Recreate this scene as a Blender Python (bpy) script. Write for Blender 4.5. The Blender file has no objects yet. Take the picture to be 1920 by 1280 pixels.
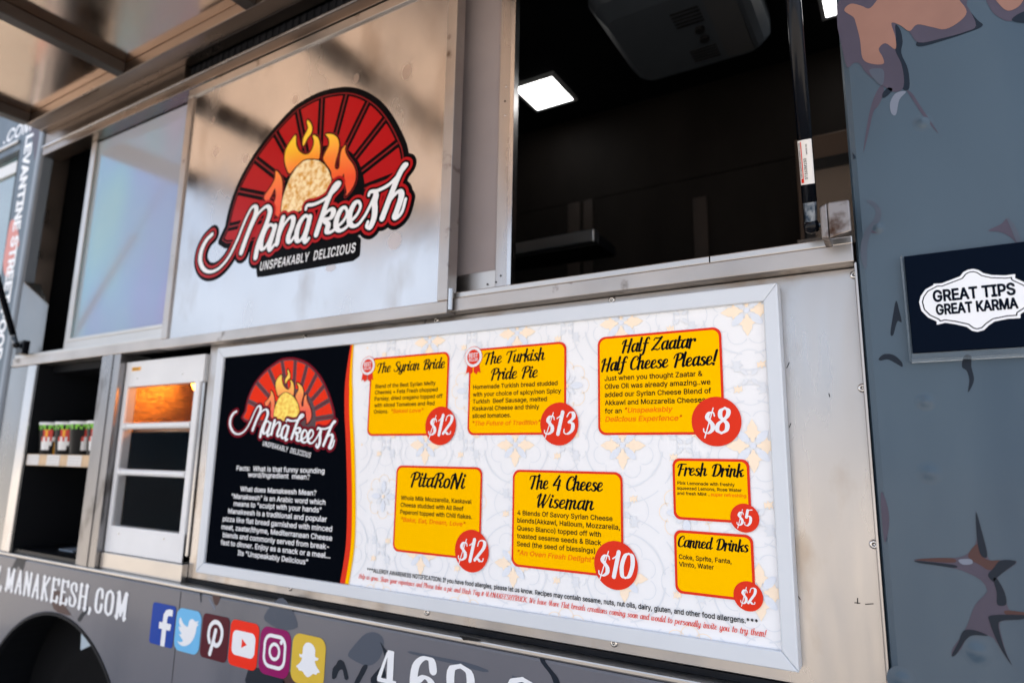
import bpy, math, random
import numpy as np
from mathutils import Matrix, Vector

random.seed(7)
SC = bpy.context.scene
COL = SC.collection
# ------------------------------------------------------------------ camera, light, exposure
F_PX, CX, CY = 1232.08, 960.0, 640.0
H_ = np.array([0.85534081, -0.07824335, -0.51212311])
V_ = np.array([-0.01746998, 0.98361079, -0.17945644])
N_ = np.array([0.51777109, 0.16244319, 0.83995554])
CAM_Z, CAM_D = 1.35, 1.2
cam = bpy.data.cameras.new('camera'); camo = bpy.data.objects.new('camera', cam); COL.objects.link(camo)
cam.sensor_width = 36.0; cam.lens = F_PX / 1920 * 36; cam.clip_start = 0.02; cam.clip_end = 2000
X_ = Vector((H_[0], N_[0], -V_[0])); Y_ = -Vector((H_[1], N_[1], -V_[1])); Z_ = -Vector((H_[2], N_[2], -V_[2]))
Mx = Matrix((X_, Y_, Z_)).transposed().to_4x4(); Mx.translation = (0, -CAM_D, CAM_Z); camo.matrix_world = Mx
cam.dof.use_dof = True; cam.dof.focus_distance = 1.17; cam.dof.aperture_fstop = 2.5
SC.camera = camo
SUN_EL, SUN_AZ = 52, 18          # degrees; azimuth from +y (behind the truck) towards +x
w = bpy.data.worlds.new('World'); SC.world = w; w.use_nodes = True
nt = w.node_tree; bg = nt.nodes['Background']; sky = nt.nodes.new('ShaderNodeTexSky')
sky.sky_type = 'NISHITA'; sky.sun_disc = False; sky.sun_elevation = math.radians(SUN_EL); sky.sun_rotation = math.radians(SUN_AZ)
sky.dust_density = 8.0; sky.ozone_density = 1.2
tcw = nt.nodes.new('ShaderNodeTexCoord'); mpw = nt.nodes.new('ShaderNodeMapping'); mpw.inputs['Scale'].default_value = (1, 1, 2.6)
nzw = nt.nodes.new('ShaderNodeTexNoise'); nzw.inputs['Scale'].default_value = 2.1; nzw.inputs['Detail'].default_value = 6
rgw = nt.nodes.new('ShaderNodeMapRange'); rgw.inputs['From Min'].default_value = .36; rgw.inputs['From Max'].default_value = .62; rgw.inputs['To Min'].default_value = .25; rgw.inputs['To Max'].default_value = .9
mxw = nt.nodes.new('ShaderNodeMix'); mxw.data_type = 'RGBA'; mxw.inputs[7].default_value = (3.75, 4.12, 4.75, 1)     # high white cloud over the clear sky
nt.links.new(tcw.outputs['Generated'], mpw.inputs[0]); nt.links.new(mpw.outputs[0], nzw.inputs[0]); nt.links.new(nzw.outputs[0], rgw.inputs[0]); nt.links.new(rgw.outputs[0], mxw.inputs[0])
nt.links.new(sky.outputs[0], mxw.inputs[6]); nt.links.new(mxw.outputs[2], bg.inputs[0]); bg.inputs[1].default_value = 0.11
sun = bpy.data.lights.new('sun', 'SUN'); suno = bpy.data.objects.new('sun', sun); COL.objects.link(suno)
sun.energy = 4.2; sun.angle = math.radians(0.5); sun.color = (1.0, 0.93, 0.82)
e, a = math.radians(SUN_EL), math.radians(SUN_AZ)
suno.rotation_euler = (-Vector((math.sin(a) * math.cos(e), math.cos(a) * math.cos(e), math.sin(e)))).to_track_quat('-Z', 'Y').to_euler()
SC.view_settings.view_transform = 'Standard'; SC.view_settings.look = 'None'
SC.view_settings.exposure = 1.88; SC.view_settings.gamma = 1.0
SC.render.engine = 'CYCLES'; SC.cycles.use_denoising = True; SC.cycles.max_bounces = 10
SC.cycles.sample_clamp_indirect = 6.0

# ------------------------------------------------------------------ helpers
def on(X, Y, y=0.0):
    """point (x, z) of the flat art on the plane at depth y of the truck side"""
    d = np.array([(X - CX) / F_PX, (Y - CY) / F_PX, 1.0]); P = d * ((CAM_D + y) / (d @ N_))
    return float(P @ H_), float(CAM_Z - P @ V_)
def onz(X, Y, z):
    d = np.array([(X - CX) / F_PX, (Y - CY) / F_PX, 1.0]); P = d * ((CAM_Z - z) / (d @ V_))
    return float(P @ H_), float(P @ N_ - CAM_D)
def lin(r, g, b):
    f = lambda c: c / 12.92 if c <= .04045 else ((c + .055) / 1.055) ** 2.4
    return (f(r / 255), f(g / 255), f(b / 255), 1.0)

MATS = {}
def mat(name, col, rough=0.5, metal=0.0, coat=0.0, spec=0.5, emit=None, estr=0.0, noise=None, bump=None, trans=0.0, alpha=1.0, streak=None, rvar=None, mottle=None, thin=None):
    if name in MATS: return MATS[name]
    m = bpy.data.materials.new(name); m.use_nodes = True; t = m.node_tree; b = t.nodes['Principled BSDF']
    b.inputs['Base Color'].default_value = col if len(col) == 4 else (*col, 1)
    b.inputs['Roughness'].default_value = rough; b.inputs['Metallic'].default_value = metal
    b.inputs['Coat Weight'].default_value = coat; b.inputs['Coat Roughness'].default_value = 0.12
    b.inputs['Specular IOR Level'].default_value = spec; b.inputs['Transmission Weight'].default_value = trans
    b.inputs['Alpha'].default_value = alpha
    if emit: b.inputs['Emission Color'].default_value = emit; b.inputs['Emission Strength'].default_value = estr
    tc = t.nodes.new('ShaderNodeTexCoord')
    def nz(scale, vec=(1, 1, 1), detail=4):
        mp = t.nodes.new('ShaderNodeMapping'); mp.inputs['Scale'].default_value = vec
        n = t.nodes.new('ShaderNodeTexNoise'); n.inputs['Scale'].default_value = scale; n.inputs['Detail'].default_value = detail
        t.links.new(tc.outputs['Object'], mp.inputs[0]); t.links.new(mp.outputs[0], n.inputs[0]); return n
    def ramp(src, c0, c1, p0=0.3, p1=0.7):
        r = t.nodes.new('ShaderNodeMapRange'); r.inputs['From Min'].default_value = p0; r.inputs['From Max'].default_value = p1
        t.links.new(src.outputs[0], r.inputs[0])
        x = t.nodes.new('ShaderNodeMix'); x.data_type = 'RGBA'
        t.links.new(r.outputs[0], x.inputs[0]); x.inputs[6].default_value = c0; x.inputs[7].default_value = c1; return x
    last = None
    base = tuple(col) if len(col) == 4 else (*col, 1)
    if noise:                                    # (scale, strength, vec): soft tone variation
        s, k, vec = noise; n = nz(s, vec)
        lo = tuple(c * (1 - k) for c in base[:3]) + (1,); hi = tuple(min(1, c * (1 + k)) for c in base[:3]) + (1,)
        last = ramp(n, lo, hi); t.links.new(last.outputs[2], b.inputs['Base Color'])
    if mottle:                                   # (scale, colour, lo, hi, vec): stains of their own colour
        s, c2, lo, hi, vec = mottle; n = nz(s, vec, 8)
        r = t.nodes.new('ShaderNodeMapRange'); r.inputs['From Min'].default_value = lo; r.inputs['From Max'].default_value = hi
        t.links.new(n.outputs[0], r.inputs[0]); x = t.nodes.new('ShaderNodeMix'); x.data_type = 'RGBA'
        t.links.new(r.outputs[0], x.inputs[0])
        if last: t.links.new(last.outputs[2], x.inputs[6])
        else: x.inputs[6].default_value = base
        x.inputs[7].default_value = c2; t.links.new(x.outputs[2], b.inputs['Base Color']); last = x
    if rvar:                                     # (scale, r0, r1, vec)
        s, r0, r1, vec = rvar; n = nz(s, vec)
        r = t.nodes.new('ShaderNodeMapRange'); r.inputs['From Min'].default_value = .3; r.inputs['From Max'].default_value = .7
        r.inputs['To Min'].default_value = r0; r.inputs['To Max'].default_value = r1
        t.links.new(n.outputs[0], r.inputs[0]); t.links.new(r.outputs[0], b.inputs['Roughness'])
    if bump:                                     # (scale, strength, distance, vec)
        s, k, dist, vec = bump; n = nz(s, vec, 5); bp = t.nodes.new('ShaderNodeBump')
        bp.inputs['Strength'].default_value = k; bp.inputs['Distance'].default_value = dist
        t.links.new(n.outputs[0], bp.inputs['Height']); t.links.new(bp.outputs[0], b.inputs['Normal'])
    if thin:
        s, t0, t1 = thin; n = nz(s, (1, 1, .55), 2)
        r = t.nodes.new('ShaderNodeMapRange'); r.inputs['From Min'].default_value = .3; r.inputs['From Max'].default_value = .7
        r.inputs['To Min'].default_value = t0; r.inputs['To Max'].default_value = t1
        t.links.new(n.outputs[0], r.inputs[0]); t.links.new(r.outputs[0], b.inputs['Thin Film Thickness']); b.inputs['Thin Film IOR'].default_value = 1.8
    MATS[name] = m; return m

def empty(name, label=None, cat=None, loc=(0, 0, 0), group=None):
    o = bpy.data.objects.new(name, None); COL.objects.link(o); o.location = loc; o.empty_display_size = .1
    tag(o, label, cat, group); return o
def tag(o, label=None, cat=None, group=None, kind=None):
    for k, v in (('label', label), ('category', cat), ('group', group), ('kind', kind)):
        if v: o[k] = v
    return o

class MB:
    """collects faces of several materials for ONE mesh object"""
    def __init__(s): s.v, s.f, s.m, s.mats = [], [], [], []
    def mi(s, m):
        if m not in s.mats: s.mats.append(m)
        return s.mats.index(m)
    def add(s, vs, fs, m):
        o = len(s.v); s.v += [tuple(p) for p in vs]; s.f += [tuple(i + o for i in f) for f in fs]; s.m += [s.mi(m)] * len(fs); return s
    def box(s, x0, x1, y0, y1, z0, z1, m):
        vs = [(x, y, z) for x in (x0, x1) for y in (y0, y1) for z in (z0, z1)]
        return s.add(vs, [(0, 1, 3, 2), (4, 6, 7, 5), (0, 4, 5, 1), (2, 3, 7, 6), (0, 2, 6, 4), (1, 5, 7, 3)], m)
    def hexa(s, p, m):      # 8 points: bottom ring then top ring
        return s.add(p, [(3, 2, 1, 0), (4, 5, 6, 7), (0, 1, 5, 4), (1, 2, 6, 5), (2, 3, 7, 6), (3, 0, 4, 7)], m)
    def flat(s, pts, y, m):  # polygon in the plane y, facing -y
        A = sum(pts[i][0] * pts[(i + 1) % len(pts)][1] - pts[(i + 1) % len(pts)][0] * pts[i][1] for i in range(len(pts)))
        if A < 0: pts = pts[::-1]
        return s.add([(x, y, z) for x, z in pts], [tuple(range(len(pts)))], m)
    def slab(s, pts, y0, y1, m):   # polygon pushed from y0 (front) back to y1
        A = sum(pts[i][0] * pts[(i + 1) % len(pts)][1] - pts[(i + 1) % len(pts)][0] * pts[i][1] for i in range(len(pts)))
        if A < 0: pts = pts[::-1]
        n = len(pts); vs = [(x, y0, z) for x, z in pts] + [(x, y1, z) for x, z in pts]
        return s.add(vs, [tuple(range(n)), tuple(range(2 * n - 1, n - 1, -1))] + [(i, i + n, (i + 1) % n + n, (i + 1) % n) for i in range(n)], m)
    def ring(s, outer, inner, y, m):  # flat band between two outlines with equal counts
        n = len(outer); vs = [(x, y, z) for x, z in outer] + [(x, y, z) for x, z in inner]
        return s.add(vs, [(i, (i + 1) % n, (i + 1) % n + n, i + n) for i in range(n)], m)
    def tube(s, p0, p1, r, m, n=16, r1=None):
        p0, p1 = Vector(p0), Vector(p1); d = (p1 - p0).normalized(); u = d.orthogonal().normalized(); q = d.cross(u); r1 = r if r1 is None else r1
        vs = []
        for p, rr in ((p0, r), (p1, r1)):
            vs += [p + (u * math.cos(2 * math.pi * i / n) + q * math.sin(2 * math.pi * i / n)) * rr for i in range(n)]
        return s.add(vs, [(i, (i + 1) % n, (i + 1) % n + n, i + n) for i in range(n)] + [tuple(range(n - 1, -1, -1)), tuple(range(n, 2 * n))], m)
    def lathe(s, prof, c, axis, m, n=20, caps=True):   # prof: (radius, distance along axis)
        c = Vector(c); d = Vector(axis).normalized(); u = d.orthogonal().normalized(); q = d.cross(u); vs = []; fs = []
        for r, t in prof:
            vs += [c + d * t + (u * math.cos(2 * math.pi * i / n) + q * math.sin(2 * math.pi * i / n)) * max(r, 1e-5) for i in range(n)]
        for k in range(len(prof) - 1):
            fs += [(k * n + i, k * n + (i + 1) % n, (k + 1) * n + (i + 1) % n, (k + 1) * n + i) for i in range(n)]
        if caps: fs += [tuple(range(n - 1, -1, -1)), tuple(range((len(prof) - 1) * n, len(prof) * n))]
        return s.add(vs, fs, m)
    def raw(s, d, m): return s.add(d[0], d[1], m)
    def build(s, name, parent=None, bevel=0.0, smooth=False, label=None):
        me = bpy.data.meshes.new(name); me.from_pydata(s.v, [], s.f)
        for m in s.mats: me.materials.append(m)
        me.polygons.foreach_set('material_index', s.m); me.update()
        o = bpy.data.objects.new(name, me); COL.objects.link(o)
        if parent:
            o.parent = parent; o.matrix_parent_inverse = parent.matrix_basis.inverted() if parent.type == 'EMPTY' and parent.parent is None else Matrix()
        if bevel:
            b = o.modifiers.new('bevel', 'BEVEL'); b.width = bevel; b.segments = 2; b.limit_method = 'ANGLE'; b.angle_limit = math.radians(40)
        if smooth:
            me.polygons.foreach_set('use_smooth', [True] * len(me.polygons))
        if label: o['label'] = label
        return o

def smooth_path(pts, k=6, closed=False):
    P = [np.array(p, float) for p in pts]
    if len(P) < 3 and not closed: return [tuple(p) for p in P]
    n = len(P); out = []
    for i in range(n if closed else n - 1):
        if closed: p0, p1, p2, p3 = P[i - 1], P[i], P[(i + 1) % n], P[(i + 2) % n]
        else: p0, p1, p2, p3 = P[max(i - 1, 0)], P[i], P[i + 1], P[min(i + 2, n - 1)]
        for j in range(k):
            t = j / k
            out.append(tuple(.5 * (2 * p1 + (p2 - p0) * t + (2 * p0 - 5 * p1 + 4 * p2 - p3) * t * t + (3 * p1 - p0 - 3 * p2 + p3) * t ** 3)))
    if not closed: out.append(tuple(P[-1]))
    return out
def rrect(x0, x1, z0, z1, r, n=6):
    out = []
    for cx, cz, a0 in ((x1 - r, z1 - r, 0), (x0 + r, z1 - r, 90), (x0 + r, z0 + r, 180), (x1 - r, z0 + r, 270)):
        out += [(cx + r * math.cos(math.radians(a0 + 90 * i / n)), cz + r * math.sin(math.radians(a0 + 90 * i / n))) for i in range(n + 1)]
    return out
def circle(cx, cz, r, n=40, rz=None):
    return [(cx + r * math.cos(2 * math.pi * i / n), cz + (rz or r) * math.sin(2 * math.pi * i / n)) for i in range(n)]

class Field:
    """signed distance field on a grid; mesh() gives the flat shape where it is below a level"""
    def __init__(s, x0, x1, z0, z1, h):
        s.x0, s.z0, s.h = x0, z0, h; s.nx = int((x1 - x0) / h) + 2; s.nz = int((z1 - z0) / h) + 2
        s.F = np.full((s.nz, s.nx), 1e3)
        s.X, s.Z = np.meshgrid(x0 + h * np.arange(s.nx), z0 + h * np.arange(s.nz))
    def capsule(s, a, b, ra, rb, mg):
        m = max(ra, rb) + mg
        i0 = max(0, int((min(a[0], b[0]) - m - s.x0) / s.h)); i1 = min(s.nx, int((max(a[0], b[0]) + m - s.x0) / s.h) + 2)
        j0 = max(0, int((min(a[1], b[1]) - m - s.z0) / s.h)); j1 = min(s.nz, int((max(a[1], b[1]) + m - s.z0) / s.h) + 2)
        if i1 <= i0 or j1 <= j0: return
        X = s.X[j0:j1, i0:i1] - a[0]; Z = s.Z[j0:j1, i0:i1] - a[1]; dx, dz = b[0] - a[0], b[1] - a[1]; L = dx * dx + dz * dz + 1e-12
        t = np.clip((X * dx + Z * dz) / L, 0, 1); d = np.hypot(X - t * dx, Z - t * dz) - (ra + (rb - ra) * t)
        s.F[j0:j1, i0:i1] = np.minimum(s.F[j0:j1, i0:i1], d)
    def stroke(s, pts, rf, mg=0.004, taper=False):
        n = len(pts); rs = []
        for i in range(n):
            p, q = pts[max(i - 1, 0)], pts[min(i + 1, n - 1)]; rs.append(rf(q[0] - p[0], q[1] - p[1]))
        for i in range(n - 1): s.capsule(pts[i], pts[i + 1], rs[i], rs[i + 1], mg)
    def poly(s, pts):
        P = np.array(pts); Q = np.roll(P, -1, 0); ins = np.zeros(s.F.shape, bool); D = np.full(s.F.shape, 1e3)
        for (ax, az), (bx, bz) in zip(P, Q):
            dx, dz = bx - ax, bz - az; L = dx * dx + dz * dz + 1e-12
            t = np.clip(((s.X - ax) * dx + (s.Z - az) * dz) / L, 0, 1); D = np.minimum(D, np.hypot(s.X - ax - t * dx, s.Z - az - t * dz))
            if az != bz: ins ^= ((az > s.Z) != (bz > s.Z)) & (s.X < (bx - ax) * (s.Z - az) / (bz - az) + ax)
        s.F = np.minimum(s.F, np.where(ins, -D, D)); return s
    def mesh(s, y, level=0.0, F=None):
        F = (s.F if F is None else F) - level; h = s.h; vs = []; fs = []; idx = {}
        def V(x, z):
            k = (round(x / h * 64), round(z / h * 64))
            if k not in idx: idx[k] = len(vs); vs.append((s.x0 + x * h, y, s.z0 + z * h))
            return idx[k]
        I = F < 0; cnt = I[:-1, :-1].astype(int) + I[1:, :-1] + I[:-1, 1:] + I[1:, 1:]
        for j in range(cnt.shape[0]):
            row = cnt[j]; nz = np.nonzero(row)[0]; k = 0
            while k < len(nz):
                i = int(nz[k])
                if row[i] == 4:
                    e = i
                    while k + 1 < len(nz) and nz[k + 1] == e + 1 and row[e + 1] == 4: k += 1; e += 1
                    fs.append((V(i, j), V(e + 1, j), V(e + 1, j + 1), V(i, j + 1)))
                else:
                    c = [(i, j), (i + 1, j), (i + 1, j + 1), (i, j + 1)]; val = [F[q[1], q[0]] for q in c]; pl = []
                    for q in range(4):
                        a, b = val[q], val[(q + 1) % 4]
                        if a < 0: pl.append(V(*c[q]))
                        if (a < 0) != (b < 0):
                            t = min(max(a / (a - b), .02), .98); pl.append(V(c[q][0] + (c[(q + 1) % 4][0] - c[q][0]) * t, c[q][1] + (c[(q + 1) % 4][1] - c[q][1]) * t))
                    if len(set(pl)) >= 3: fs.append(tuple(dict.fromkeys(pl)))
                k += 1
        return vs, fs

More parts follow.
